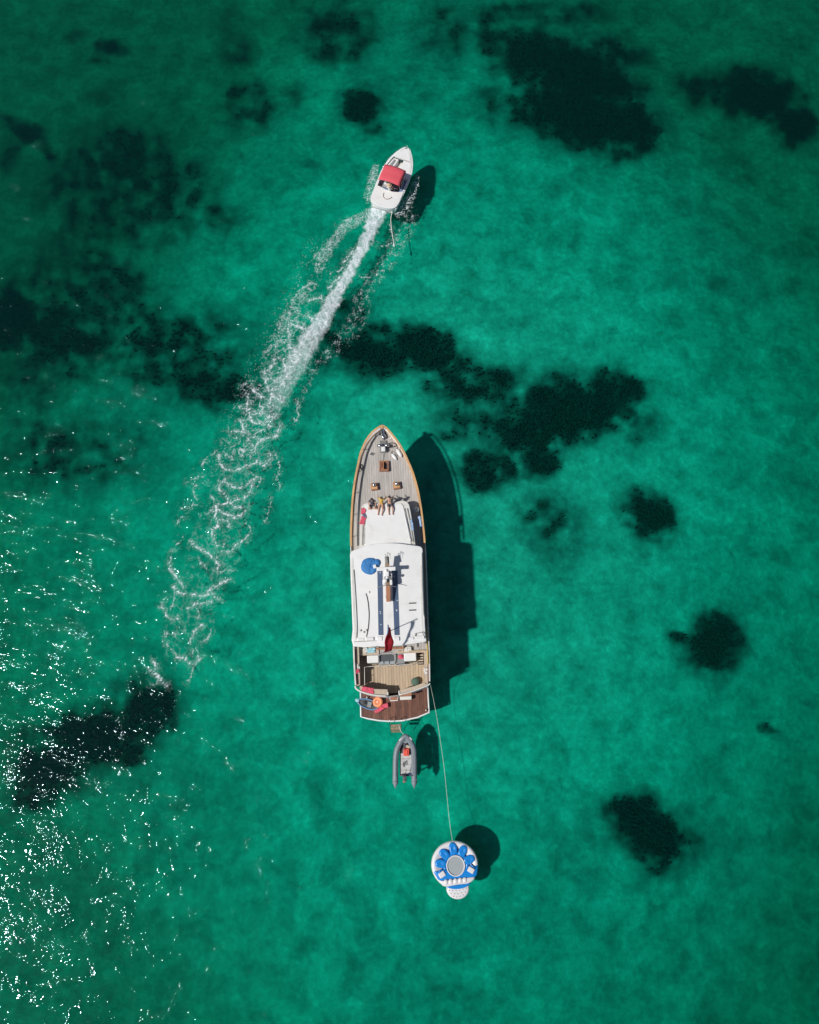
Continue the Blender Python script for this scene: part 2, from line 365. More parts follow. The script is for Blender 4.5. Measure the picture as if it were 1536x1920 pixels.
# seagrass: leaves in tufts, one object per meadow
M['leaf'] = paint('seagrass_leaf', (0.020, 0.026, 0.014), 0.8, 0.45, 0.8)
def meadow(label, blobs):
    x0 = min(b[0] - 1.5 * max(b[2], b[3]) for b in blobs) - 10; x1 = max(b[0] + 1.5 * max(b[2], b[3]) for b in blobs) + 10
    y0 = min(b[1] - 1.5 * max(b[2], b[3]) for b in blobs) - 10; y1 = max(b[1] + 1.5 * max(b[2], b[3]) for b in blobs) + 10
    st = 3.2
    gx, gy = np.meshgrid(np.arange(x0, x1, st), np.arange(y0, y1, st)); gx = gx.ravel() + rng.uniform(-3, 3, gx.size); gy = gy.ravel() + rng.uniform(-3, 3, gy.size)
    d = grass_density(gx, gy, blobs); k = rng.uniform(0, 1, gx.size) < np.clip(d * 1.6 - 0.8, 0, 1) * 0.6; gx, gy, d = gx[k], gy[k], d[k]
    cx = np.mean([b[0] for b in blobs]); cy = np.mean([b[1] for b in blobs]); ox, oy, oz = to_bed(float(cx), float(cy))
    # vectorised projection on to the bed
    z = np.full(gx.size, -2.3)
    for _ in range(5):
        u = (gx - 768) / FPX; v = (960 - gy) / FPX; kk = (z - CH) / (-CT + v * ST); Xw = u * kk; Yw = (ST + v * CT) * kk; z = bed_z(Xw, Yw)
    n = gx.size; nb_ = 4; V = []; 
    base = np.stack([Xw - ox, Yw - oy, z - oz - 0.03], 1)
    for q in range(nb_):
        a = rng.uniform(0, 2 * PI, n); ln = rng.uniform(0.1, 0.24, n) * (0.35 + 0.75 * d); ht = rng.uniform(0.08, 0.3, n); wd = rng.uniform(0.015, 0.035, n) * (0.5 + d)
        dr = np.stack([np.cos(a), np.sin(a)], 1); pr = np.stack([-np.sin(a), np.cos(a)], 1)
        p0 = base.copy(); p0[:, :2] += pr * wd[:, None]; p1 = base.copy(); p1[:, :2] -= pr * wd[:, None]
        p2 = base.copy(); p2[:, :2] += dr * (ln * .6)[:, None] - pr * wd[:, None]; p2[:, 2] += ht
        p3 = base.copy(); p3[:, :2] += dr * ln[:, None] + pr * wd[:, None]; p3[:, 2] += ht * .7
        V.append(np.stack([p0, p1, p2, p3], 1).reshape(-1, 3))
    V = np.concatenate(V); F = np.arange(len(V)).reshape(-1, 4)
    me = np_mesh('seagrass_meadow', V, F, False); me.materials.append(M['leaf'])
    o = bpy.data.objects.new('seagrass_meadow', me); link(o); o.location = (ox, oy, oz)
    tag(o, label, 'seagrass', 'seagrass growing on the sandy seabed', 'stuff')
for lab, bl in GRASS.values(): meadow(lab, bl)

# ------------------------------------------------------------------ the sea: surface and the body of water under it
V, F, X, Y = grid_mesh('sea', -47, 47, -30, 77, 0.5, lambda X, Y: 0.0 * X)
zz = 0.035 * fbm(V[:, 0] * 0.22, V[:, 1] * 0.3, 3); fade = (np.abs(V[:, 0]) < 46.9) & (V[:, 1] > -29.9) & (V[:, 1] < 76.9)
V[:, 2] = np.where(fade, zz, 0)
mn = V.min(0); mx = V.max(0); nV = len(V)
bot = np.array([[mn[0], mn[1], -9.0], [mx[0], mn[1], -9.0], [mx[0], mx[1], -9.0], [mn[0], mx[1], -9.0]])
NX = len(np.unique(V[:, 0])); NY = nV // NX
mb_v = np.concatenate([V, bot])
me = bpy.data.meshes.new('sea')
faces = [tuple(f) for f in F.tolist()]
B0 = nV
row0 = list(range(NX)); rowN = [(NY - 1) * NX + i for i in range(NX)]; col0 = [j * NX for j in range(NY)]; colN = [j * NX + NX - 1 for j in range(NY)]
faces.append(tuple([B0, B0 + 1] + row0[::-1])); faces.append(tuple([B0 + 2, B0 + 3] + rowN))
faces.append(tuple([B0 + 3, B0] + col0)); faces.append(tuple([B0 + 1, B0 + 2] + colN[::-1])); faces.append((B0 + 3, B0 + 2, B0 + 1, B0))
me.from_pydata(mb_v.tolist(), [], faces); me.polygons.foreach_set('use_smooth', [True] * len(F) + [False] * 5); me.update()
m, nt, out = nodes('sea_water')
tr = N(nt, 'ShaderNodeBsdfTransparent'); gl = N(nt, 'ShaderNodeBsdfGlossy'); gl.inputs['Roughness'].default_value = 0.074; gl.distribution = 'BECKMANN'
gl.inputs['Color'].default_value = (0.5, 0.72, 0.8, 1)
fr = N(nt, 'ShaderNodeFresnel'); fr.inputs['IOR'].default_value = 1.333
mx_ = N(nt, 'ShaderNodeMixShader')
# ripples: crossing trains of small waves, stronger in wind patches
w1 = noise(nt, 1.7, 1, 0.6, 0.9, (1.0, 1.9, 1)); w2 = noise(nt, 6.0, 1, 0.6, 0.8, (1.0, 1.5, 1)); w3 = noise(nt, 0.75, 3, 0.5, 0.4, (1.0, 2.0, 1))
gust = noise(nt, 0.35, 4, 0.6, 0.8, (1.0, 2.2, 1))
gr = ramp(nt, gust.outputs['Fac'], [(0.46, (0.15, 0.15, 0.15)), (0.68, (1.45, 1.45, 1.45))])
a1 = N(nt, 'ShaderNodeMath', operation='MULTIPLY'); nt.links.new(w1.outputs['Fac'], a1.inputs[0]); a1.inputs[1].default_value = 0.060
a2 = N(nt, 'ShaderNodeMath', operation='MULTIPLY'); nt.links.new(w2.outputs['Fac'], a2.inputs[0]); a2.inputs[1].default_value = 0.005
a3 = N(nt, 'ShaderNodeMath', operation='MULTIPLY'); nt.links.new(w3.outputs['Fac'], a3.inputs[0]); a3.inputs[1].default_value = 0.07
s1 = N(nt, 'ShaderNodeMath', operation='ADD'); nt.links.new(a1.outputs[0], s1.inputs[0]); nt.links.new(a2.outputs[0], s1.inputs[1])
sg = N(nt, 'ShaderNodeMath', operation='MULTIPLY'); nt.links.new(s1.outputs[0], sg.inputs[0]); nt.links.new(gr.outputs[0], sg.inputs[1])
s2 = N(nt, 'ShaderNodeMath', operation='ADD'); nt.links.new(sg.outputs[0], s2.inputs[0]); nt.links.new(a3.outputs[0], s2.inputs[1])
bp = N(nt, 'ShaderNodeBump'); bp.inputs['Strength'].default_value = 1.0; bp.inputs['Distance'].default_value = 1.0
nt.links.new(s2.outputs[0], bp.inputs['Height'])
nt.links.new(bp.outputs[0], gl.inputs['Normal'])
nt.links.new(fr.outputs[0], mx_.inputs[0]); nt.links.new(tr.outputs[0], mx_.inputs[1]); nt.links.new(gl.outputs[0], mx_.inputs[2])
nt.links.new(mx_.outputs[0], out.inputs['Surface'])
va = N(nt, 'ShaderNodeVolumeAbsorption'); va.inputs['Color'].default_value = (0.0, 0.905, 0.875, 1); va.inputs['Density'].default_value = 1.15
vs = N(nt, 'ShaderNodeVolumeScatter'); vs.inputs['Color'].default_value = (0.03, 0.60, 0.70, 1); vs.inputs['Density'].default_value = 0.035
vs.inputs['Anisotropy'].default_value = 0.3
ad = N(nt, 'ShaderNodeAddShader'); nt.links.new(va.outputs[0], ad.inputs[0]); nt.links.new(vs.outputs[0], ad.inputs[1])
nt.links.new(ad.outputs[0], out.inputs['Volume'])
me.materials.append(m)
sea = tag(link(bpy.data.objects.new('sea', me)), kind='structure')

# ------------------------------------------------------------------ foam: the motorboat's wake, real lace-shaped sheets floating on the sea
def foam_grid(px0, py0, px1, py1, step):
    c = [at(a, b_) for a in (px0, px1) for b_ in (py0, py1)]
    x0 = min(p.x for p in c); x1 = max(p.x for p in c); y0 = min(p.y for p in c); y1 = max(p.y for p in c)
    xs = np.arange(x0, x1, step); ys = np.arange(y0, y1, step); X, Y = np.meshgrid(xs, ys); return X, Y
def polydist(px, py, pts, md):
    d = np.full(px.shape, 1e9)
    for (ax, ay), (bx, by) in zip(pts[:-1], pts[1:]):
        m_ = (px > min(ax, bx) - md) & (px < max(ax, bx) + md) & (py > min(ay, by) - md) & (py < max(ay, by) + md)
        if not m_.any(): continue
        qx = px[m_] - ax; qy = py[m_] - ay; L2 = (bx - ax) ** 2 + (by - ay) ** 2 + 1e-9
        t = np.clip((qx * (bx - ax) + qy * (by - ay)) / L2, 0, 1)
        d[m_] = np.minimum(d[m_], np.hypot(qx - t * (bx - ax), qy - t * (by - ay)))
    return d
def band(px, py, pts, hw, soft=0.45):
    """strength 0..1 of a band along a polyline with half-widths hw, and position along it"""
    best = np.full(px.shape, 1e9)
    for i in range(len(pts) - 1):
        (ax, ay), (bx, by) = pts[i], pts[i + 1]; L2 = (bx - ax) ** 2 + (by - ay) ** 2
        t = np.clip(((px - ax) * (bx - ax) + (py - ay) * (by - ay)) / L2, 0, 1)
        dd = np.hypot(px - ax - t * (bx - ax), py - ay - t * (by - ay)) / (hw[i] + t * (hw[i + 1] - hw[i]))
        best = np.minimum(best, dd)
    return 1 - sstep(1 - soft, 1 + soft, best)
def ridge(x, y, s, w_):
    q = np.abs(fbm(x * s + 1.5 * fbm(x * s * .5, y * s * .5, 2), y * s + 1.5 * fbm(x * s * .5 + 31, y * s * .5, 2), 2)); return np.exp(-(q / w_) ** 2)
c8 = lambda L_: [(280 + x / 3.692, 780 + y / 3.692) for x, y in L_]
c7 = lambda L_: [(440 + x / 4.267, 380 + y / 4.267) for x, y in L_]
LACE = [(1.5, c8(p)) for p in [
 [(570,110),(650,110),(690,140),(780,165),(880,140),(910,60)],[(660,90),(640,30)],[(690,150),(700,210),(740,215),(780,170)],
 [(480,270),(490,330),(540,380),(590,380),(680,350),(760,315),(800,350),(840,300),(830,260)],
 [(530,440),(490,480),(490,520),(540,560),(560,600),(520,615),(460,620),(430,670)],[(520,460),(580,490),(640,495),(690,470),(740,430)],
 [(720,480),(690,540),(660,575),(600,575),(570,600),(600,640),(640,630)],[(470,620),(455,680),(465,720),(480,770),(430,790),(445,850),(465,905)],
 [(470,650),(540,680),(600,710),(640,690),(670,655)],[(480,720),(540,730),(560,765)],[(690,830),(640,880),(570,930),(500,950)],
 [(290,870),(340,910),(400,950),(440,975)],[(140,1010),(145,1060),(190,1110),(240,1190)],[(180,1180),(200,1220),(280,1245),(380,1245),(450,1190),(510,1150),(560,1130)],
 [(380,1240),(440,1240),(490,1270)],[(470,990),(480,1040),(470,1080)],[(90,1310),(120,1370),(150,1410),(200,1400)],[(270,1330),(330,1300),(430,1290)],
 [(190,1670),(260,1680),(300,1720),(350,1670)],[(370,1450),(330,1480),(300,1530)],[(0,1750),(60,1800),(130,1870)],[(30,1690),(50,1750)]]]
LACE += [(0.7, c8(p)) for p in [[(500,240),(560,290),(620,320),(650,290),(740,270),(740,210)],[(600,150),(590,230),(570,300)],[(430,670),(380,680)],
 [(650,720),(700,780),(690,830)],[(465,905),(520,910),(540,880)],[(230,850),(160,950),(140,1010)],[(340,970),(360,1020),(410,1060)],
 [(470,1080),(550,1070),(590,1075)],[(120,1260),(90,1310)],[(180,1190),(170,1290),(150,1350)],[(320,1330),(350,1370),(345,1400)],[(300,1530),(290,1580)],
 [(430,1490),(400,1540),(360,1560)],[(110,1480),(115,1570),(160,1630),(190,1670)],[(110,1520),(180,1500),(190,1550)],[(300,1610),(310,1660)],[(340,1690),(300,1770),(260,1850)],
 [(0,1860),(100,1855)],[(370,330),(420,280),(460,260)],[(390,410),(300,440),(260,460)],[(370,470),(310,490),(310,560),(340,580)],
 [(880,260),(910,350),(890,430),(900,500)],[(840,560),(830,640),(800,740)],[(690,400),(770,430),(760,500)],[(440,560),(450,600)],[(230,640),(330,620)],[(190,760),(220,710),(260,700)]]]
LACE += [(1.35, c7(p)) for p in [[(410,1010),(430,980),(480,980),(540,990),(550,1040),(600,1060)],[(430,1000),(440,1080),(440,1150),(490,1200),(550,1225)],
 [(350,1240),(420,1280),(490,1280),(520,1260)],[(380,1270),(400,1300),(420,1370),(400,1420),(340,1440),(290,1400),(260,1370),(300,1300)],
 [(250,1360),(250,1440),(290,1500),(350,1500),(390,1450)],[(250,1430),(260,1490),(310,1550),(270,1600),(250,1620)],[(310,1560),(360,1580),(390,1610),(370,1540)],
 [(100,1530),(110,1620)],[(140,1480),(200,1550),(240,1560)],[(50,1640),(110,1670),(160,1700),(230,1690),(320,1720)],[(580,900),(620,930),(700,950),(740,960)],
 [(590,780),(690,770),(720,800)],[(760,680),(800,640),(850,600)],[(880,480),(930,420),(970,380)],[(100,1620),(150,1760),(300,1790)]]]
LACE += [(0.7, c7(p)) for p in [[(430,1090),(340,1110),(330,1170)],[(340,1280),(270,1310),(260,1360)],[(50,1470),(120,1430),(180,1440)],[(60,1470),(100,1530)],
 [(110,1660),(80,1720)],[(770,570),(850,545),(900,500)],[(390,910),(480,870),(560,920)],[(470,770),(540,690),(620,650)],[(1000,600),(1100,605)],[(1130,350),(1200,350),(1260,330)],
 [(640,460),(700,370),(780,380)],[(820,260),(850,170),(940,140)],[(1240,180),(1280,330)],[(500,1590),(510,1690),(480,1760)],[(560,1350),(600,1280)]]]
HEAD = [(717,386),(706,405),(690,445),(668,490),(648,525),(625,565),(600,610),(575,650),(552,690),(530,730),(508,780)]
HHW = [15,13,10.5,9,9.5,11.5,15,18,18,16,14]
X, Y = foam_grid(250, 285, 810, 1320, 0.048)
gpx, gpy = to_px(X, Y)
wx = gpx + 4.6 * fbm(X * 1.7, Y * 1.7, 3) + 2.8 * fbm(X * 5, Y * 5, 3); wy = gpy + 4.6 * fbm(X * 1.7 + 9, Y * 1.7, 3) + 2.8 * fbm(X * 5 + 5, Y * 5, 3)
fine = fbm(X * 7.5, Y * 7.5, 3); grain = fbm(X * 16, Y * 16, 2); mid = fbm(X * 2.3 + 4, Y * 2.3, 3)
lace = np.zeros_like(X)
for wgt, pts in LACE:
    for jit in (0, 1):
        off = 0 if jit == 0 else 3.5
        d = polydist(wx + off * mid, wy + off * fine, pts, 12)
        wd = (0.45 + 1.35 * np.clip(mid + 0.25 + 0.6 * fine, 0, 1.5)) * (1.15 if wgt > 1 else 0.75) * (1 if jit == 0 else 0.6)
        lace = np.maximum(lace, np.clip(wgt, 0, 1) * np.exp(-(d / wd) ** 2) * np.clip(0.75 + 2.1 * fine + 1.0 * mid + .5 * grain, 0, 1.1))
        if jit == 0: lace = np.maximum(lace, (0.55 if wgt > 1 else .3) * np.exp(-(d / 8.5) ** 2) * ridge(X + 3, Y + 8, 2.4, 0.06) * np.clip(0.6 + 1.6 * fine + mid, 0, 1))
        if wgt > 1: lace = np.maximum.reduce([lace, 0.5 * np.exp(-(d / 3.8) ** 2) * sstep(0.05, 0.45, fine + 0.7 * grain), 0.07 * np.exp(-(d / 7) ** 2)])
# net of fine filaments inside the wake band
net = np.maximum(ridge(X, Y, 1.0, 0.035), 0.8 * ridge(X + 50, Y, 1.9, 0.06))
netband = band(wx, wy, [(560,600),(545,660),(515,720),(490,775),(465,830)], [20,26,30,30,28], 0.4)
netband2 = 0.2 * band(wx, wy, [(465,830),(440,900),(425,960),(400,1040),(370,1120),(345,1220)], [45,48,45,50,45,40], 0.3)
netf = net * np.clip(netband + netband2, 0, 1) * np.clip(0.55 + 1.5 * mid, 0, 1)
core = band(wx + 3 * mid, wy + 3 * mid, HEAD, HHW, 0.4)
fall = np.interp(gpy, [385, 430, 560, 640, 700, 760, 800], [0.82, 0.64, 0.54, 0.42, 0.22, 0.07, 0.0])
streak = fbm((X * 0.9 + Y * 0.4) * 3.4, (Y * 0.9 - X * 0.4) * 1.0, 3)
coref = core * fall * np.clip(0.95 + 0.55 * streak + 0.3 * mid + 0.3 * fine * np.interp(gpy, [400, 520], [1, .35]), 0.15, 1.25)
crest = band(wx, wy, HEAD, HHW, 0.25) * np.clip(1.35 - abs(0) - 0.0, 0, 1) * ridge(X, Y, 2.2, 0.09) * np.interp(gpy, [385, 600, 780], [0.3, 0.45, 0.4])
# left edge of the core is lacier
sp = lambda lo, hi: sstep(lo, hi, fine + 0.9 * grain + 0.5 * mid)
FN2 = ridge(X + 13, Y + 5, 2.7, 0.09) * np.clip(0.7 + 1.2 * fine, 0, 1)
SIDEL = band(wx, wy, [(694,400),(672,413),(648,425),(632,445),(618,465),(603,488),(598,508)], [7,9,9,9,9,9,6], .5)
SIDEL2 = band(wx, wy, [(588,535),(566,555),(548,580),(530,610),(515,640),(497,670)], [7,9,11,9,8,5], .5)
SIDER = band(wx, wy, [(762,388),(770,410),(756,440),(742,470),(720,500),(712,520)], [10,14,16,14,12,9], .5)
SIDER2 = band(wx, wy, [(712,505),(680,560),(672,600),(640,640),(610,670),(580,700),(560,760)], [8,14,17,15,10,8,5], .6)
HULLL = band(wx, wy, [(706,312),(701,330),(697,350),(692,372)], [3,7,8,7], .5)
HULLR = band(wx, wy, [(783,330),(778,350),(770,368),(758,385),(748,400)], [2.5,6,7,8,7], .5)
BOW = band(wx, wy, [(708,330),(702,345)], [5, 5], .5)
side = 0.8 * SIDEL * (0.22 * sp(0.15, 0.6) + 0.7 * FN2 + .4 * net) + 0.5 * SIDEL2 * (net * 0.9 + sp(0.25, 0.6) * 0.5) + 0.6 * SIDER * (0.4 * sp(0.35, 0.7) + .8 * FN2 * sstep(-.15, .25, mid)) + 0.55 * SIDER2 * (.45 * sp(0.4, 0.7) + 0.9 * FN2 * sstep(-.05, .3, mid))
side += 0.6 * HULLL * sp(-0.15, 0.4) + 0.8 * HULLR * sp(-0.05, 0.4)
# little swirl under the stern ladder of the yacht is handled below
speck = 0.5 * band(wx, wy, [(600,470),(560,560),(510,660),(450,780),(400,900)], [22,26,26,26,20], .7) * sp(0.55, 0.8)
A = np.clip(np.maximum.reduce([lace * 0.92, netf * 0.85, crest * 0.9, side, speck]) + coref * (1 - 0.3 * lace), 0, 0.97)
A = np.where((gpy > 1300), 0, A)
def foam_object(X, Y, A, name, label, z0=0.075):
    ny, nx = X.shape; keep = (A > 0.05)
    fk = keep[:-1, :-1] | keep[1:, :-1] | keep[:-1, 1:] | keep[1:, 1:]
    i = np.arange(ny - 1)[:, None] * nx + np.arange(nx - 1)[None]; i = i[fk]
    F = np.stack([i, i + 1, i + 1 + nx, i + nx], -1)
    used, inv = np.unique(F, return_inverse=True); F = inv.reshape(-1, 4)
    Z = z0 + 0.05 * A + 0.02 * fbm(X * 3, Y * 3, 2)
    V = np.stack([X.ravel()[used], Y.ravel()[used], Z.ravel()[used]], 1); ox, oy = V[:, 0].mean(), V[:, 1].mean(); V[:, 0] -= ox; V[:, 1] -= oy
    me = np_mesh(name, V, F); a = me.attributes.new('cover', 'FLOAT', 'POINT'); a.data.foreach_set('value', A.ravel()[used].astype(np.float32))
    me.materials.append(M['foam']); o = link(bpy.data.objects.new(name, me)); o.location = (ox, oy, 0)
    return tag(o, label, 'foam', None, 'stuff')
m, nt, out = nodes('sea_foam'); tr = N(nt, 'ShaderNodeBsdfTransparent'); df = N(nt, 'ShaderNodeBsdfDiffuse'); df.inputs['Color'].default_value = (0.78, 0.83, 0.88, 1)
atn = N(nt, 'ShaderNodeAttribute'); atn.attribute_name = 'cover'; fn = noise(nt, 9, 4, 0.7); fr_ = ramp(nt, fn.outputs['Fac'], [(0.3, (0.72, 0.72, 0.72)), (0.6, (1.1, 1.1, 1.1))])
mu = N(nt, 'ShaderNodeMath', operation='MULTIPLY', use_clamp=True); nt.links.new(atn.outputs['Fac'], mu.inputs[0]); nt.links.new(fr_.outputs[0], mu.inputs[1])
ms = N(nt, 'ShaderNodeMixShader'); nt.links.new(mu.outputs[0], ms.inputs[0]); nt.links.new(tr.outputs[0], ms.inputs[1]); nt.links.new(df.outputs[0], ms.inputs[2])
nt.links.new(ms.outputs[0], out.inputs[0]); M['foam'] = m
foam_object(X, Y, A, 'wake_foam', 'white lacy foam trail curving away behind the motorboat')

# ================================================================== the classic motor yacht
sternp = at(741, 1350, 0.45); bowp = at(717, 797, 3.77)
AX = Vector((bowp.x - sternp.x, bowp.y - sternp.y)); YLEN = AX.length
YANG = math.atan2(-AX.x, AX.y)
yacht = empty('motor_yacht', (sternp.x, sternp.y, 0), YANG)
tag(yacht, 'large white motor yacht with teak decks, orange-brown rails and a white hardtop', 'yacht')
YC, YS = math.cos(-YANG), math.sin(-YANG)
def L(px, py, z):                      # photographed point at height z -> yacht frame (x to starboard, y forward)
    p = at(px, py, z); dx, dy = p.x - sternp.x, p.y - sternp.y
    return (dx * YC - dy * YS, dx * YS + dy * YC, z)
def LW(px, py, z):
    return at(px, py, z)
def sheer(y):                           # cap rail height along the boat
    t = max(0.0, min(1.0, (y - 2.0) / (YLEN - 2.0))); return 2.72 + 1.05 * t ** 2.2          # top of the wooden handrail
def hull_top(y):                         # the hull itself ends lower where the rail is open
    t = max(0.0, min(1.0, (y - 6.2) / 0.6)); return sheer(y) - 0.05 - 0.36 * t * t * (3 - 2 * t)
def sheer_px(py):
    z = 2.8
    for _ in range(3): z = sheer(L(735, py, z)[1])
    return z
HP = [(797.5,716.5,716.5),(799,712.6,720.8),(803,706.4,726.2),(810,697.6,732.3),(818,690.8,738.9),(830,683.2,748.6),(850,675,759.8),(870,670.8,768.5),(880,668.6,773.2),(900,664.8,779.5),(920,662.0,784.8),(940,660,788.6),(960,658.8,791.6),(980,657.8,793.8),
      (1000,657.2,796),(1020,657.4,797.6),(1050,659,799.4),(1100,660.4,801),(1150,661.8,802.4),(1190,663.0,803.6),(1215,663.2,804.6),(1240,664,805.4),(1265,665.4,805.8),(1284,666.6,806)]
left = []; right = []
for py, lx, rx in HP:
    z = sheer_px(py); left.append(L(lx, py, z)); right.append(L(rx, py, z))
def resample(side, ys):
    ys0 = [p[1] for p in side][::-1]; xs0 = [p[0] for p in side][::-1]
    return np.interp(ys, ys0, xs0)
y_aft = max(left[-1][1], right[-1][1]); y_bow = left[0][1]
YS_ = np.concatenate([np.linspace(y_aft, y_bow - 1.2, 44), y_bow - 1.2 * (1 - np.linspace(0, 1, 10)[1:] ** 0.6)])
XL = resample(left, YS_); XR = resample(right, YS_)
def halfx(y):
    return float(np.interp(y, YS_, XL)), float(np.interp(y, YS_, XR))
# transom curve in plan
TR = [L(x, y, 2.55) for x, y in [(667,1290),(676,1296),(690,1300.5),(706,1303.8),(726,1305.5),(749,1302.5),(770,1297.5),(790,1290.5),(806,1283.5)]]
# hull skin: sections from cap rail to keel
def hull_section(y, xl, xr, zc):
    cx = (xl + xr) / 2; hw = (xr - xl) / 2; t = max(0, (y - (y_bow - 8.5)) / 8.5)
    prof = [(1.0, zc), (0.985 - 0.10 * t, zc - 0.5), (0.97 - 0.26 * t ** 1.3, zc * 0.5), (0.94 - 0.5 * t ** 1.2, 0.0), (0.78 - 0.6 * t, -0.5), (0.4 - 0.35 * t, -0.95), (0.02, -1.15)]
    pts = [(cx - hw * a, y - 0.0, z) for a, z in prof]; pts += [(cx + hw * a, y, z) for a, z in prof[::-1]]
    return pts
mb = MB(); rows = []
for y, xl, xr in zip(YS_, XL, XR): 
    r_ = hull_section(y, xl, xr, hull_top(y))
    t = max(0, (y - (y_bow - 3)) / 3)
    rows.append([(p[0], p[1] - (hull_top(y) - p[2]) * 0.42 * t, p[2]) for p in r_])
mb.quad_grid(rows)
hull = obj('hull', mb, M['hull'], yacht, smooth=True)
so_ = hull.modifiers.new('plating', 'SOLIDIFY'); so_.thickness = 0.05; so_.offset = -1
# transom
mb = MB(); rows = []
for f in (1.0, 0.5, 0.0, -0.45): rows.append([(p[0] * (0.97 + 0.03 * f), p[1] - 0.12 * (1 - f), p[2] * f if f > 0 else f) for p in TR])
mb.quad_grid(rows); obj('transom', mb, M['hull'], yacht, smooth=True)
# cap rail ring (teak), inner waterway lip
def offset_side(k, inset):
    out = []
    for i in range(len(YS_)):
        j0, j1 = max(0, i - 1), min(len(YS_) - 1, i + 1)
        x = XL if k < 0 else XR
        tx, ty = x[j1] - x[j0], YS_[j1] - YS_[j0]; ll = math.hypot(tx, ty)
        nx, ny = ty / ll, -tx / ll
        if k > 0: nx, ny = -nx, -ny
        out.append((x[i] + nx * inset, YS_[i] + ny * inset))
    return out
def rail_strip(name, a, b, dz0, dz1, mat, y0=-99, y1=99, parent=yacht):
    for k in (-1, 1):
        o_ = offset_side(k, a); i_ = offset_side(k, b); rows = []
        for p, q in zip(o_, i_):
            if not (y0 <= p[1] <= y1): continue
            cx = 0.5 * (halfx(p[1])[0] + halfx(p[1])[1])
            if (q[0] - cx) * k < 0.01: q = (cx + 0.01 * k, q[1])
            z = sheer(p[1])
            rows.append([(p[0], p[1], z + dz0), (q[0], q[1], z + dz0), (q[0], q[1], z + dz1), (p[0], p[1], z + dz1)])
        mb = MB(); mb.quad_grid(rows, True, True); obj(name, mb, mat, parent)
rail_strip('cap_rail', -0.03, 0.105, 0.0, 0.06, M['caprail'], y0=L(735,1030,2.8)[1])
rail_strip('cap_rail', -0.03, 0.06, 0.0, 0.05, M['white2'], y1=L(735,1031,2.8)[1])
rail_strip('inner_lining', 0.06, 0.14, -0.3, -0.06, M['deckred'], y1=L(735,1212,2.7)[1])
rail_strip('toe_rail', 0.0, 0.09, -0.64, -0.56, M['caprail'], y0=L(735,1200,2.3)[1])
# stanchions carrying the open handrail
for k in (-1, 1):
    os_ = offset_side(k, 0.05); st0 = None; last = -99
    for p in os_:
        if p[1] < 6.4 or p[1] - last < 1.42 or p[1] > y_bow - 0.5: continue
        last = p[1]; z = sheer(p[1])
        if st0 is None:
            mb = MB(); mb.tube([(0, 0, -0.66), (0, 0, 0.01)], 0.024, 8); st0 = mb.mesh('stanchion', True); st0.materials.append(M['steel'])
        o = link(bpy.data.objects.new('stanchion', st0), yacht); o.location = (p[0], p[1], z)
# bow knee
mb = MB(); mb.prism([L(713,804,3.77)[:2], L(716.5,797.2,3.77)[:2], L(720.5,804,3.77)[:2]], 3.74, 3.86); obj('stem_head', mb, M['caprail'], yacht, bevel=0.03)

# --- plank decks
def clip_poly(poly, x0, x1):
    """y-interval of a polygon (mostly convex) at the strip x0..x1"""
    def cut(x):
        ys = []
        n = len(poly)
        for i in range(n):
            a, b_ = poly[i], poly[(i + 1) % n]
            if (a[0] - x) * (b_[0] - x) <= 0 and abs(a[0] - b_[0]) > 1e-9:
                t = (x - a[0]) / (b_[0] - a[0]); ys.append(a[1] + t * (b_[1] - a[1]))
        return (min(ys), max(ys)) if len(ys) >= 2 else None
    return cut(x0), cut(x1)
def plank_deck(poly, width, zf, mat, base_mat, parent, thick=0.03, gap=0.009, seg=1.2, basename='deck_base', butt=None):
    xs = [p[0] for p in poly]; x0, x1 = min(xs) + 0.004, max(xs) - 0.004
    n = max(1, round((x1 - x0) / width)); wd = (x1 - x0) / n
    for i in range(n):
        a, b_ = x0 + i * wd + gap / 2, x0 + (i + 1) * wd - gap / 2
        ca, cb = clip_poly(poly, a, b_)
        if ca is None or cb is None: continue
        ya, yb = max(ca[0], cb[0]) * 0.5 + 0.5 * min(ca[0], cb[0]), 0
        lens = [(ca[0], ca[1]), (cb[0], cb[1])]
        cuts = [0.0, 1.0]
        if butt:
            c = random.uniform(0.25, 0.75); cuts = [0.0, c, 1.0]
        for u0, u1 in zip(cuts[:-1], cuts[1:]):
            mbp = MB(); rows = []
            la = lens[0][1] - lens[0][0]; m_ = max(1, int(la * (u1 - u0) / seg))
            dz = random.uniform(-0.002, 0.003)
            for k in range(m_ + 1):
                u = u0 + (u1 - u0) * k / m_; g0 = (0.004 if u == u0 and u0 > 0 else 0)
                y_a = lens[0][0] + (lens[0][1] - lens[0][0]) * u + g0; y_b = lens[1][0] + (lens[1][1] - lens[1][0]) * u + g0
                za, zb = zf(y_a) + dz, zf(y_b) + dz
                rows.append([(a, y_a, za - thick), (b_, y_b, zb - thick), (b_, y_b, zb), (a, y_a, za)])
            mbp.quad_grid(rows, True, True); obj('plank', mbp, mat, parent)
    mbb = MB(); rows = []; ysp = [p[1] for p in poly]; ylo, yhi = min(ysp) + 0.01, max(ysp) - 0.01
    sw = [(p[1], p[0]) for p in poly]
    for k in range(25):
        y = ylo + (yhi - ylo) * k / 24; cc = clip_poly(sw, y, y)[0]
        if cc is None: continue
        z = zf(y) - thick * 0.5; rows.append([(cc[0], y, z - 0.06), (cc[1], y, z - 0.06), (cc[1], y, z), (cc[0], y, z)])
    mbb.quad_grid(rows, True, True)
    return obj(basename, mbb, base_mat, parent)
ydeck0 = L(735, 1030, 2.3)[1]
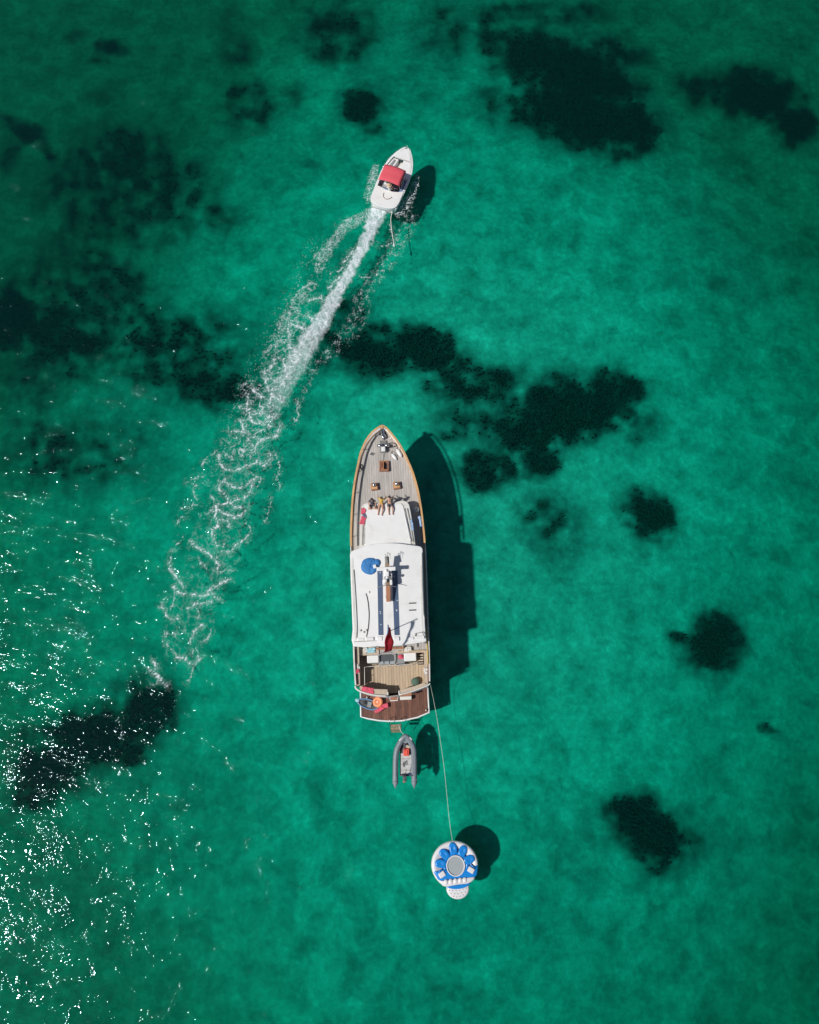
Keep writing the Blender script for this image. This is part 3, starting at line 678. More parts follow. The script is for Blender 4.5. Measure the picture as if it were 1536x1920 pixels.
fl = [p for p in offset_side(-1, 0.08) if ydeck0 - 7.6 <= p[1] <= y_bow - 0.45]; frr = [p for p in offset_side(1, 0.08) if ydeck0 - 7.6 <= p[1] <= y_bow - 0.45]
fore_poly = fl + frr[::-1]
zfore = lambda y: sheer(y) - 0.68
fdeck = link(bpy.data.objects.new('foredeck', None), yacht)
fore_front = [p for p in fore_poly if p[1] >= L(735,1040,2)[1]]
plank_deck(fore_poly, 0.185, zfore, M['deckgrey'], M['caulk'], fdeck, butt=True)

# --- coachroof (lower deckhouse)
def P2(pts, z): return [L(x, y, z)[:2] for x, y in pts]
def rounded(pts, k=4): return [tuple(p)[:2] for p in smooth_path([(a, b, 0) for a, b in pts], k, True)]
zc = 3.82
coach = [(678,957),(678.2,949),(681.5,945),(687,942.6),(696,942.3),(712,942.2),(728,942),(741,941.8),(748,939),(756,937.8),(763,940.2),(767.5,946),(770.5,960),(774.5,985),(779.5,1022),(779.5,1040),(725,1042),(674,1042),(674,1022),(674.5,1000),(676,975)]
house_poly = P2(coach, zc)
def inset(poly, d):
    n = len(poly); out = []
    area = sum(poly[i][0] * poly[(i + 1) % n][1] - poly[(i + 1) % n][0] * poly[i][1] for i in range(n)); sg_ = 1 if area > 0 else -1
    for i in range(n):
        a, b_, c = poly[i - 1], poly[i], poly[(i + 1) % n]
        t = Vector((c[0] - a[0], c[1] - a[1])); t.normalize(); out.append((b_[0] - t.y * d * sg_, b_[1] + t.x * d * sg_))
    return out
house = link(bpy.data.objects.new('deckhouse', None), yacht)
mb = MB(); mb.prism(inset(house_poly, 0.14), lambda p: zfore(p[1]) - 0.05, zc - 0.16); obj('house_side', mb, M['white'], house, bevel=0.03)
mb = MB(); mb.prism(house_poly, zc - 0.16, zc - 0.07); obj('coachroof_edge', mb, M['white2'], house, bevel=0.035)
main = [(686,946),(700,945.6),(730,945.2),(744,945.2),(752,943.5),(756.5,949),(760,965),(765,985),(771.5,1020),(772,1038),(685.5,1038),(685.3,1010),(685.6,975)]
mb = MB(); mb.prism(P2(main, zc), zc - 0.072, zc); obj('coachroof_panel', mb, M['white'], house, bevel=0.03)
# grab rails on the coachroof
def railing(pxs, z, r, mat, parent, feet=True, name='grab_rail'):
    pts = smooth_path([L(x, y, z) for x, y in pxs], 5); mb = MB(); mb.tube(pts, r, 8)
    if feet:
        for p in pts[1::5]: mb.tube([(p[0], p[1], z - 0.11), (p[0], p[1], z)], r * 0.9, 6)
    return obj(name, mb, mat, parent, smooth=True)
railing([(757.5,953),(761,970),(765.5,990),(770.5,1015)], zc + 0.06, 0.028, M['steel'], house)
railing([(684.2,975),(684,1000),(683.8,1020)], zc + 0.04, 0.02, M['steel'], house)
railing([(680.5,985),(680,1005),(679.8,1022)], zc + 0.0, 0.02, M['caulkl'], house)
railing([(763.5,953),(768,975),(772.5,1000),(775,1016)], zc + 0.02, 0.022, M['chain'], house)
# windows in the house sides
for k in (-1, 1):
    for i in range(5):
        y = L(735, 965, 3)[1] - i * 1.05
        hx = np.interp(y, [p[1] for p in sorted(house_poly[9:16] if k > 0 else house_poly[17:21] + house_poly[:1], key=lambda p: p[1])], [p[0] for p in sorted(house_poly[9:16] if k > 0 else house_poly[17:21] + house_poly[:1], key=lambda p: p[1])])
        mb = MB(); mb.box(hx - k * 0.125, y, 3.2, 0.05, 0.75, 0.4, 0.03 * k); obj('window', mb, M['glass'], house, bevel=0.015)

# --- upper house and big hardtop
zt = 4.36
top = [(656.6,1046),(656.4,1039),(659,1033.5),(665,1030.6),(673,1028),(687,1022.6),(705,1019.2),(722,1018),(738,1018),(755,1019.5),(770,1021.5),(781,1022.8),(788.5,1024.3),(792,1028),(793,1036),(794.2,1085),(795.8,1145),(798.4,1192),(799,1202.5),(784,1205.4),(762,1208.8),(739,1210.8),(708,1211.6),(662.6,1211.6),(661.2,1180),(659,1120),(657.4,1080)]
top_poly = P2(top, zt)
def walls_from(poly, d, z0, z1, mat, name, parent, ymin=None):
    ip = inset(poly, d)
    if ymin is not None: ip = [(x, max(y, ymin)) for x, y in ip]
    mb = MB(); mb.prism(ip, z0, z1); return obj(name, mb, mat, parent, bevel=0.03)
up = link(bpy.data.objects.new('upper_house', None), yacht)
walls_from(top_poly, 0.62, 1.75, zt - 0.19, M['white'], 'upper_house_wall', up, ymin=L(735,1198,2.5)[1])
def crown(poly, z, h):
    cx = 0.5 * (min(p[0] for p in poly) + max(p[0] for p in poly)); hw = 0.5 * (max(p[0] for p in poly) - min(p[0] for p in poly))
    return lambda p: z + h * (1 - ((p[0] - cx) / hw) ** 2)
# crowned roof built as a grid so that light rolls off its edges
def crowned_slab(name, poly, z, h, thick, mat, parent, nx=16, bev=0.05):
    bm = bmesh.new(); vs_ = [bm.verts.new((p[0], p[1], z)) for p in poly]; f = bm.faces.new(vs_); bm.normal_update()
    if f.normal.z < 0: bmesh.ops.reverse_faces(bm, faces=[f])
    xs = [p[0] for p in poly]; ys = [p[1] for p in poly]
    for i in range(1, nx):
        bmesh.ops.bisect_plane(bm, geom=bm.verts[:] + bm.edges[:] + bm.faces[:], plane_co=(min(xs) + (max(xs) - min(xs)) * i / nx, 0, 0), plane_no=(1, 0, 0))
    cx = 0.5 * (min(xs) + max(xs)); hw = 0.5 * (max(xs) - min(xs))
    for v in bm.verts: v.co.z = z - h * ((v.co.x - cx) / hw) ** 2
    ret = bmesh.ops.extrude_face_region(bm, geom=bm.faces[:])
    vs2 = [g for g in ret['geom'] if isinstance(g, bmesh.types.BMVert)]
    for v in vs2: v.co.z -= thick
    bmesh.ops.recalc_face_normals(bm, faces=bm.faces[:])
    me = bpy.data.meshes.new(name); bm.to_mesh(me); bm.free(); me.materials.append(mat)
    o = link(bpy.data.objects.new(name, me), parent)
    b = o.modifiers.new('bevel', 'BEVEL'); b.width = bev; b.segments = 3; b.limit_method = 'ANGLE'; b.angle_limit = math.radians(50); return o
crowned_slab('hardtop', rounded(top_poly, 2), zt, 0.07, 0.17, M['white'], up)
def zroof(x):
    xs = [p[0] for p in top_poly]; cx = 0.5 * (min(xs) + max(xs)); hw = 0.5 * (max(xs) - min(xs)); return zt - 0.07 * ((x - cx) / hw) ** 2
for k in (-1, 1):
    ys_ = [p[1] for p in top_poly]
    for i in range(6):
        y = max(ys_) - 1.3 - i * 1.12; xx = (min(p[0] for p in top_poly) + 0.62) if k < 0 else (max(p[0] for p in top_poly) - 0.66)
        mb = MB(); mb.box(xx - (0 if k < 0 else 0), y, 3.5, 0.1, 0.86, 0.62, 0); obj('window', mb, M['glass'], up, bevel=0.02)
# raised flanges / side gutters of the hardtop
def strip_on_roof(pxa, width, h, mat, name, z=zt):
    pts = smooth_path([L(x, y, z) for x, y in pxa], 5); rows = []
    for p in pts:
        zz_ = zroof(p[0]) - 0.005
        rows.append([(p[0] - width / 2, p[1], zz_), (p[0] + width / 2, p[1], zz_), (p[0] + width / 2, p[1], zz_ + h), (p[0] - width / 2, p[1], zz_ + h)])
    mb = MB(); mb.quad_grid(rows, True, True); return obj(name, mb, mat, up)
strip_on_roof([(660.6,1046),(660.8,1070),(662,1100),(663.5,1140),(665,1170),(667,1200)], 0.14, 0.03, M['white2'], 'gutter')
strip_on_roof([(663.4,1068),(665,1090),(667.2,1125),(668.8,1155),(669.5,1180),(668.6,1196)], 0.045, 0.075, M['chain'], 'gutter_lip')
strip_on_roof([(791.2,1036),(792,1070),(792.6,1100),(793.8,1130),(794.5,1150),(796.8,1160)], 0.05, 0.06, M['chain'], 'gutter_lip')
strip_on_roof([(789,1060),(790,1100),(791,1150),(792.6,1190)], 0.1, 0.02, M['white2'], 'gutter')
strip_on_roof([(686,1113),(688.6,1121),(690.6,1133),(692,1150),(691.6,1165),(690,1180),(687,1194)], 0.045, 0.06, M['dark'], 'roof_arc_strip')  # thin raised dark strip curving along the left of the roof
strip_on_roof([(693.2,1108),(693.5,1112)], 0.05, 0.03, M['dark'], 'roof_fitting')
for px in ((767,780),): 
    for py in (1131.2, 1144.3):
        a = L(px[0], py, zt); c = L(px[1], py, zt); mb = MB(); mb.box((a[0] + c[0]) / 2, a[1], zroof(a[0]) + 0.01, c[0] - a[0], 0.07, 0.07); obj('roof_vent', mb, M['dark'], up)
# solar strips
for (xa, xb, xc, xd) in ((707.6, 717.2, 709.8, 719), (734.8, 745.3, 739.8, 749.4)):
    y0p, y1p = 1070, 1191; nseg = 10
    for i in range(nseg):
        u0 = i / nseg; u1 = (i + 1) / nseg
        yA = y0p + (y1p - y0p) * u0; yB = y0p + (y1p - y0p) * u1 - 0.06
        pts = [L(xa + (xc - xa) * u0, yA, zt), L(xb + (xd - xb) * u0, yA, zt), L(xb + (xd - xb) * u1, yB, zt), L(xa + (xc - xa) * u1, yB, zt)]
        mb = MB(); mb.prism([p[:2] for p in pts], lambda p: zroof(p[0]) + 0.002, lambda p: zroof(p[0]) + 0.028); obj('solar_panel', mb, M['solar'], up)
for px, py in ((713,1074),(740,1081),(743.5,1144),(745,1126),(744.5,1145),(713,1147),(714,1150),(714.5,1171)):
    p = L(px, py, zt); mb = MB(); mb.box(p[0], p[1], zroof(p[0]) + 0.045, 0.06, 0.06, 0.03, 0.5); obj('junction_box', mb, M['white'], up)
for px, py in ((683,1185),(677,1182),(688,1181.5)):
    p = L(px, py, zt); mb = MB(); mb.lathe(p[0], p[1], [(0.07, zroof(p[0]) - 0.01), (0.07, zroof(p[0]) + 0.03), (0.03, zroof(p[0]) + 0.06)], 10); obj('deck_fitting', mb, M['chain'], up, smooth=True)
# equipment lockers along the aft edge of the hardtop
for xa, xb, ya, yb, h in ((686,701,1194.5,1201.5,.14),(671,683,1196,1202,.09),(707,717,1193.5,1202,.10),(718.5,724,1194,1202,.08),(738,749,1194,1202,.12),(762,776,1194.5,1200,.09),(778,796,1192,1198.5,.10)):
    a = L(xa, yb, zt); c = L(xb, ya, zt); mb = MB(); mb.box((a[0] + c[0]) / 2, (a[1] + c[1]) / 2, zroof(a[0]) + h / 2 - 0.01, c[0] - a[0], c[1] - a[1], h); obj('roof_locker', mb, M['white'], up, bevel=0.04)
mb = MB(); a = L(664, 1203.4, zt); c = L(738, 1203.4, zt); mb.box((a[0] + c[0]) / 2, a[1], zt - 0.02, c[0] - a[0], 0.035, 0.035); obj('rain_channel', mb, M['chain'], up)
mb = MB(); mb.tube([L(779,1188,zt+.12), L(792,1185.5,zt+.12), L(796,1193,zt+.12)], 0.03, 8); mb.tube([L(779,1188,zt+.12), L(779,1193,zt+.05)], 0.03, 8); obj('handrail', mb, M['chain'], up, smooth=True)
# hardtop support posts over the aft deck and underdeck beam
for px, py in ((668,1213),(704,1214),(757,1212),(797,1206)):
    p = L(px, py, 3); mb = MB(); mb.tube([(p[0], p[1] + .1, 1.75), (p[0], p[1] + .1, zt - 0.18)], 0.045, 10); obj('roof_post', mb, M['steel'], up, smooth=True)

# --- lowered mast with its gear, lying fore-and-aft over the hardtop
mast = link(bpy.data.objects.new('mast', None), yacht)
zm = zt + 0.7
def mast_beam(pxa, wa, pxb, wb, z0, z1, name, mat, hh=0.26):
    a = L(*pxa, z0); b_ = L(*pxb, z1); A_ = Vector(a); B_ = Vector(b_); t = (B_ - A_).normalized(); s_ = t.cross(Vector((0, 0, 1))).normalized(); u_ = s_.cross(t)
    rows = []
    for p, wd in ((A_, wa), (B_, wb)):
        rows.append([p - s_ * wd / 2 - u_ * hh / 2, p + s_ * wd / 2 - u_ * hh / 2, p + s_ * wd / 2 + u_ * hh / 2, p - s_ * wd / 2 + u_ * hh / 2])
    mb = MB(); mb.quad_grid(rows, True, True); return obj(name, mb, mat, mast, bevel=0.03)
mast_beam((725.5,1044), 0.28, (727,1075), 0.32, zm + .35, zm + .1, 'mast_head', M['mastwood'])
mast_beam((727.6,1076), 0.34, (728.6,1128), 0.32, zm + .1, zt + .3, 'mast_spar', M['wood'])
for px, py, sx, sy, z in ((725,1050,.2,.5,.55),(726.5,1068,.42,.35,.3),(727.5,1083,.5,.45,.2),(728,1093,.38,.3,.15),(728.5,1120,.36,.28,-.35)):
    p = L(px, py, zm + z); mb = MB(); mb.box(p[0], p[1], p[2], sx, sy, .14, random.uniform(-.2, .2)); obj('mast_fitting', mb, M['chain'] if px < 728 else M['mastwood'], mast, bevel=.03)
p = L(724, 1066, zm + .62); mb = MB(); a = L(706.2,1066.2,zm+.62); c = L(742,1067,zm+.62); mb.box((a[0]+c[0])/2, (a[1]+c[1])/2, a[2], c[0]-a[0], .27, .1, -0.02); obj('radar_scanner', mb, M['white'], mast, bevel=.04)
mb = MB(); mb.box(L(725,1074,zm+.4)[0], L(725,1074,zm+.4)[1], zm+.42, .36, .55, .28); obj('radar_housing', mb, M['white'], mast, bevel=.08)
for px_, py_, h_, r_ in ((725,1073,1.45,.09),(728,1122,.3,.12)):
    mb = MB(); q = L(px_, py_, zm)[:2]; mb.tube([(*q, zt - .02), (*q, zt + h_)], r_, 12); obj('mast_crutch', mb, M['white'], mast, smooth=True)
for px in (719.8, 733.6):
    p = L(px, 1092, zm + .2); mb = MB(); mb.box(p[0], p[1], p[2], .17, .36, .16); obj('deck_light', mb, M['white'], mast, bevel=.04)
mb = MB(); mb.tube(smooth_path([L(707,1102,zm+.3), L(715,1099.5,zm+.35), L(724,1098,zm+.35), L(733,1098.5,zm+.35), L(744,1100.6,zm+.3)], 5), .02, 6); obj('crosstree', mb, M['chain'], mast, smooth=True)
for px, py, r_ in ((727.6,1037,.05),(731.3,1038.5,.045),(723,1040,.04)):
    p = L(px, py, zm + .6); mb = MB(); mb.tube([L(726, 1046, zm + .35), p], .014, 6); mb.ball(p, r_, 8, 6); obj('masthead_light', mb, M['chain'], mast, smooth=True)
mb = MB(); a = L(731.5,1039,zm+.62); mb.tube([a, L(731.8,1048,zm+.5)], .012, 6); obj('whip_aerial', mb, M['chain'], mast)
# separate aerials on the roof with small domes
for px, py, h, r_ in ((745,1082,1.5,.1),(741,1086,1.1,.16)):
    p = L(px - 18, py + 8, zt); q = (p[0], p[1], zt + h)
    mb = MB(); mb.tube([p, q], .02, 6); mb.lathe(q[0], q[1], [(r_, q[2]), (r_, q[2] + .08), (r_ * .6, q[2] + .14)], 12); obj('gps_aerial', mb, M['white'], mast, smooth=True)
# --- flagstaff with the hanging flag
staff = link(bpy.data.objects.new('flagstaff', None), yacht)
fb = L(729.5, 1184, zt); ft = (fb[0] + .02, fb[1] + .1, zt + 2.75)
mb = MB(); mb.tube([fb, ft], .028, 8); mb.ball(ft, .06, 8, 6); mb.lathe(fb[0], fb[1], [(.1, zt - .01), (.1, zt + .05), (.04, zt + .1)], 10); obj('staff_pole', mb, M['chain'], staff, smooth=True)
def sheet(name, rows, mat, parent, thick=0.012):
    mb = MB(); mb.quad_grid(rows); o = obj(name, mb, mat, parent, smooth=True); s_ = o.modifiers.new('cloth', 'SOLIDIFY'); s_.thickness = thick; s_.offset = 0; return o
rows = []
fdir = Vector((-0.06, -1.0, 0)); 
for i in range(13):
    u = i / 12; row = []
    for j in range(9):
        v = j / 8
        hoist = 0.62; fly = 1.7
        x = fb[0] + .03 + fdir.x * fly * u + .10 * math.sin(u * 9 + v * 2.2) * u + .06 * math.sin(v * 7 + u * 3)
        y = fb[1] + .05 + fdir.y * fly * u * (.95 - .12 * v)
        z = ft[2] - .12 - hoist * v - u * u * 1.15
        row.append((x + (v - .5) * (.12 + .62 * u), y, z))
    rows.append(row)
sheet('flag', rows, M['flagcloth'], staff)
rows2 = [[(p[0], p[1] , p[2] + .012) for p in r[:4]] for r in rows[:5]]
sheet('flag_canton', rows2, M['lblue'], staff, .022)

# --- aft deck
za = 1.38
aft_poly = P2([(675,1212),(675.5,1240),(677,1284),(700,1291),(727,1294),(727,1301),(748,1300),(750,1293),(775,1288),(796,1280),(795.5,1240),(795,1212)], za)
aft_simple = P2([(670,1206),(671,1245),(672.5,1284),(676,1290),(700,1296),(727,1300.5),(748,1299),(775,1291.5),(797,1283),(799,1279),(798.5,1240),(798,1206)], za)
adeck = link(bpy.data.objects.new('aft_deck', None), yacht)
plank_deck(aft_simple, 0.2, lambda y: za, M['decktan'], M['caulkl'], adeck, gap=0.016, seg=9)
def slab(pxs, z0, z1, mat, name, parent=None, bevel=0.03, zt_=None):
    mb = MB(); mb.prism(P2(pxs, z1 if zt_ is None else zt_), z0, z1); return obj(name, mb, mat, parent, bevel=bevel)
zb = 2.52
slab([(666.2,1212),(673.2,1212),(675.6,1284),(668.6,1288)], za, zb, M['tan'], 'side_bench', yacht)
slab([(795.4,1219),(801.8,1219),(803.2,1281),(797,1284)], za, zb, M['tan'], 'side_bench', yacht)
slab([(674.5,1285.5),(700,1291.5),(727,1292.5),(727.3,1303),(706,1301.8),(690,1298.8),(675,1293.5)], za, zb + .05, M['tan'], 'stern_bench', yacht)
slab([(750,1293.5),(775,1287),(798,1279),(803.5,1282.5),(790,1289),(770,1296),(750.5,1300.5)], za, zb, M['tan'], 'stern_bench', yacht)
# inboard bulwark lining and stern rim
rim = [L(x, y, 2.62) for x, y in [(666.5,1286),(668,1291.2),(676,1296.2),(690,1300.8),(706,1303.8),(726.5,1305.2)]]
mb = MB(); mb.tube(smooth_path(rim, 3), 0.06, 8); obj('stern_rail', mb, M['white2'], yacht, smooth=True)
rim = [L(x, y, 2.62) for x, y in [(749,1302.5),(770,1297.2),(790,1290),(804,1284),(806,1281)]]
mb = MB(); mb.tube(smooth_path(rim, 3), 0.05, 8); obj('stern_rail', mb, M['white2'], yacht, smooth=True)
for px, py in ((727.2,1304.5),(748.6,1302.2)):
    p = L(px, py, 2.6); mb = MB(); mb.box(p[0], p[1] + .12, 2.1, .09, .3, .95); obj('gate_post', mb, M['white2'], yacht, bevel=.02)
# balustrade between lounge and aft deck
bx = [L(x, y, 2.28) for x, y in [(684,1288),(683.5,1251),(695,1249.5),(711,1249),(741,1247.5),(760,1246),(790,1243.5)]]
mb = MB(); mb.tube(bx, .022, 8); obj('balustrade_rail', mb, M['white2'], yacht, smooth=True)
mb = MB(); mb.tube([(0, 0, 0), (0, 0, .87)], .018, 6); bm_ = mb.mesh('balustrade_post', True); bm_.materials.append(M['steel'])
for (x, y) in [(684,1288),(683.7,1270),(683.5,1251),(695,1249.5),(711,1249),(726,1248.3),(741,1247.5),(751,1246.8),(760,1246),(775,1244.8),(790,1243.5)]:
    p = L(x, y, 2.28); o = link(bpy.data.objects.new('balustrade_post', bm_), yacht); o.location = (p[0], p[1], za)
# swim platform
zp = 0.45
plat_px = [(676.6,1290),(677.6,1343),(690,1346.4),(710,1349.8),(731.7,1351.4),(754.6,1350.2),(783,1344),(803.6,1335.4),(802,1286),(780,1292),(726,1296),(690,1294)]
plat = link(bpy.data.objects.new('swim_platform', None), yacht)
plank_deck(P2(plat_px, zp), 0.165, lambda y: zp, M['deckred'], M['caulk'], plat, gap=0.014, seg=9, thick=.04)
rm = [L(x, y, zp + .03) for x, y in [(676.2,1298),(677.0,1343.8),(690,1347.3),(710,1350.8),(731.7,1352.4),(754.6,1351.2),(783,1345),(804.8,1336),(803.4,1312),(802.6,1289)]]
mb = MB(); mb.tube(rm, .06, 8); obj('platform_rim', mb, M['white'], plat, smooth=True)
mb = MB(); mb.tube([L(795,1287,1.1), L(802.4,1289.5,.55), L(801.5,1283,1.2)], .045, 8); obj('platform_bracket', mb, M['white'], plat, smooth=True)
mb = MB(); mb.prism(P2([(680,1300),(682,1340),(740,1346),(798,1333),(797,1292)], 0.2), 0.12, 0.34); obj('platform_frame', mb, M['hull'], plat)
# boarding steps
slab([(749.6,1300.8),(772,1298.5),(772.4,1304.2),(750,1306.2)], 1.2, 1.62, M['wood'], 'boarding_step', yacht, .02)
slab([(749.6,1306.2),(771.8,1305),(772,1311.5),(750,1312.6)], .5, .92, M['white2'], 'boarding_step', yacht, .03)
slab([(731.4,1307.4),(746.4,1307),(745.6,1313.4),(732.4,1313.8)], .5, .98, M['wood'], 'boarding_step', yacht, .02)
mb = MB(); mb.tube([L(x, y, 1.0) for x, y in ((731.2,1307),(732.2,1314),(745.8,1313.5),(746.8,1306.6))], .03, 8); obj('step_rim', mb, M['white'], yacht, smooth=True)
# bathing ladder hanging over the platform edge
lad = link(bpy.data.objects.new('bathing_ladder', None), yacht)
for x in (731.2, 751.6):
    a = L(x, 1348, zp + .1); mb = MB(); mb.tube(smooth_path([(a[0], a[1], zp + .02), (a[0], a[1], zp + .6), (a[0], a[1] - .3, zp + .55), (a[0], a[1] - .42, zp), (a[0], a[1] - 1.15, -.75)], 4), .022, 8); obj('ladder_rail', mb, M['steel'], lad, smooth=True)
for k in range(3):
    a = L(732, 1348, zp); c = L(751, 1348, zp); z = .3 - .2 * k; y = a[1] - .48 - .2 * k
    mb = MB(); mb.box((a[0] + c[0]) / 2, y, z, c[0] - a[0], .17, .04); obj('ladder_tread', mb, M['mastwood'], lad, bevel=.01)
# companionway stairs, starboard side of the lounge
slab([(783.5,1225),(794.5,1224),(795,1246),(784,1246.5)], za + .002, za + .012, M['dark'], 'stair_well_shade', yacht, 0)  # flat black sheet on the deck standing in for the recess's shade
for k in range(4):
    slab([(784.5,1227.5 + k * 5),(794,1227 + k * 5),(794,1229.6 + k * 5),(784.5,1230.2 + k * 5)], za + .1, za + .16, M['tan'], 'stair_tread', yacht, .01, za)
slab([(745,1220.5),(797,1218.5),(797,1223),(745,1225)], za + .75, za + .85, M['decktan'], 'bar_counter', yacht, .02)
slab([(706,1214.8),(757.5,1212.8),(757.5,1216.4),(706,1218.2)], za + .9, za + 1.0, M['wood'], 'bar_counter', yacht, .02)
slab([(753.5,1211.5),(756.5,1211.5),(757,1223),(753.5,1223)], za + .8, za + .9, M['tan'], 'counter_post', yacht, .02)
# windlass, chain and bow fittings
zf_ = lambda px, py: zfore(L(px, py, 2.9)[1])
wl = link(bpy.data.objects.new('windlass', None), yacht)
z0 = zf_(718, 836)
p = L(719, 838, z0); mb = MB(); mb.box(p[0], p[1], z0 + .08, .55, .95, .16); obj('windlass_base', mb, M['chain'], wl, bevel=.04)
for dx in (-.28, .28):
    mb = MB(); mb.tube([(p[0] + dx * .4, p[1], z0 + .3), (p[0] + dx * 1.6, p[1], z0 + .3)], [.16, .11], 14); obj('windlass_drum', mb, M['steel'], wl, smooth=True)
mb = MB(); mb.box(p[0], p[1] - .3, z0 + .3, .3, .36, .34); obj('windlass_motor', mb, M['white'], wl, bevel=.06)
mb = MB(); mb.lathe(p[0] + .05, p[1] + .72, [(.13, z0), (.13, z0 + .22), (.19, z0 + .3), (.19, z0 + .34), (.05, z0 + .36)], 16); obj('capstan', mb, M['steel'], wl, smooth=True)
mb = MB(); mb.tube([L(717.8, 803, 3.3), L(718, 812, z0 + .15), (p[0], p[1] + .5, z0 + .25)], .05, 8); obj('anchor_chain', mb, M['chain'], wl, smooth=True)
mb = MB(); mb.tube([(p[0], p[1] - .5, z0 + .04), L(719.2, 864, zf_(719, 864) + .04)], .022, 6); obj('deck_chain', mb, M['chain'], wl)
mb = MB(); mb.tube(smooth_path([(p[0] + .2, p[1] + .2, z0 + .1), (p[0] + .75, p[1] + .25, z0 + .12), (p[0] + 1.0, p[1] + .05, z0 + .1), (p[0] + .7, p[1] - .05, z0 + .05), (p[0] + .3, p[1] - .1, z0 + .08)], 5), .03, 6); obj('mooring_line', mb, M['dark'], wl, smooth=True)
for px, sx in ((715.8, -.1), (719.6, .12)):
    q = L(px, 805.5, 3.2); mb = MB(); mb.box(q[0], q[1], 3.18, .1, .8, .22); obj('bow_roller', mb, M['steel'] if sx < 0 else M['solar'], wl, bevel=.02)
for px, py in ((711.5,834),(723,829),(696,851),(699.5,852),(733,822)):
    z = zf_(px, py); q = L(px, py, z); mb = MB(); mb.box(q[0], q[1], z + .05, .22, .09, .1, .8); obj('deck_cleat', mb, M['chain'] if py > 840 else M['white'], yacht, bevel=.02)
# open fore hatch
z = zf_(720, 874); ht = link(bpy.data.objects.new('fore_hatch', None), yacht)
def pbox(x0, y0, x1, y1, z0, z1, mat, name, parent, bevel=.015, zr=None):
    return slab([(x0, y0), (x1, y0), (x1, y1), (x0, y1)], z0, z1, mat, name, parent, bevel, zr)
pbox(711.4, 863.5, 713.6, 882.5, z, z + .28, M['wood'], 'hatch_coaming', ht, zr=z + .28); pbox(726.8, 863.5, 729, 882.5, z, z + .28, M['wood'], 'hatch_coaming', ht, zr=z + .28)
pbox(713.7, 863.5, 726.7, 865.5, z, z + .27, M['wood'], 'hatch_coaming', ht, zr=z + .28); pbox(713.7, 879.5, 726.7, 882.5, z, z + .27, M['wood'], 'hatch_coaming', ht, zr=z + .28)
pbox(713.8, 865.6, 720, 879.4, z + .2, z + .25, M['wood'], 'hatch_lid', ht, zr=z + .25); pbox(720.1, 865.6, 726.6, 879.4, z + .01, z + .03, M['dark'], 'hatch_shade', ht, 0, zr=z + .25)  # lid, and a black sheet painting the dark inside the hatch
pbox(715.4, 867.4, 717.2, 877.4, z + .26, z + .285, M['deckred'], 'lid_handle', ht, zr=z + .25)
# two ventilator boxes with domed cowls
for px, py in ((702.0, 911.5), (744.0, 909.5)):
    z = zf_(px, py); v_ = link(bpy.data.objects.new('ventilator', None), yacht); q = L(px, py, z + .3)
    mb = MB(); mb.box(q[0], q[1], z + .14, .52, .54, .3, .08); obj('ventilator_box', mb, M['wood'], v_, bevel=.03)
    mb = MB(); mb.box(q[0], q[1], z + .30, .40, .42, .03, .08); obj('ventilator_lid', mb, M['caprail'], v_, bevel=.01)
    mb = MB(); mb.lathe(q[0] - .02, q[1] + .05, [(.07, z + .3), (.07, z + .4), (.15, z + .42), (.15, z + .46), (.1, z + .54), (.01, z + .57)], 16); obj('ventilator_cowl', mb, M['steel'], v_, smooth=True)

# ================================================================== things lying on the yacht
def Wl(p): # yacht frame -> world
    c, s_ = math.cos(YANG), math.sin(YANG); return (sternp.x + p[0] * c - p[1] * s_, sternp.y + p[0] * s_ + p[1] * c, p[2])
def thing(name, label, cat, px, py, z, rz=0.0, group=None):
    o = empty(name, at(px, py, z), rz + YANG); return tag(o, label, cat, group)
def crumple(name, label, cat, px, py, z, w_, h_, mat, rz=0, group=None, amp=.05, n=12, drape=None):
    """a cloth lying on something"""
    mb = MB(); rows = []; sd = random.uniform(0, 50)
    for i in range(n + 1):
        row = []
        for j in range(n + 1):
            u, v = i / n - .5, j / n - .5
            a = float(fbm(np.array(u * 3 + sd), np.array(v * 3), 3)); b_ = float(fbm(np.array(u * 2 + sd + 9), np.array(v * 2 + 4), 2))
            zz_ = .02 + amp * abs(a) * 2
            if drape: zz_ -= drape(u, v)
            row.append((u * w_ * (1 + .25 * b_) + .05 * a, v * h_ * (1 + .25 * a) + .06 * b_, zz_))
        rows.append(row)
    mb.quad_grid(rows); o = obj(name, mb, mat, None, smooth=True, loc=at(px, py, z), rz=rz + YANG)
    s_ = o.modifiers.new('cloth', 'SOLIDIFY'); s_.thickness = .025; s_.offset = 1
    return tag(o, label, cat, group)
crumple('towel', 'pinkish red towel spread over the left end of the stern bench', 'towel', 690, 1294.5, zb + .05, .84, .42, M['pink'], -.18)
crumple('towel', 'crumpled pink towel nearest the bow on the left edge of the coachroof', 'towel', 681.5, 959, zc, .3, .46, M['pink'], -.2)
crumple('towel', 'crumpled pink towel on the left coachroof edge, aft of another pink one', 'towel', 680.5, 976, zc, .36, .62, M['pink'], -.35)
crumple('towel', 'dark grey cloth lying between the two pink towels on the coachroof', 'towel', 683.6, 967, zc, .22, .36, M['solar'], .3)
crumple('towel', 'light blue towel hung over the right handrail of the yacht', 'towel', 788.6, 977.5, sheer_px(977) + .07, .3, .82, M['lblue'], .09, drape=lambda u, v: .9 * u * u)
crumple('towel', 'lilac cloth strip lying along the right edge of the coachroof', 'towel', 772.5, 984, zc + .0, .14, .8, M['lblue'], .14)
crumple('cloth', 'pale turquoise cloth heaped on the table under the hardtop edge', 'cloth', 696, 1219.5, za + .8, .62, .34, M['cyan'], .1, amp=.12)
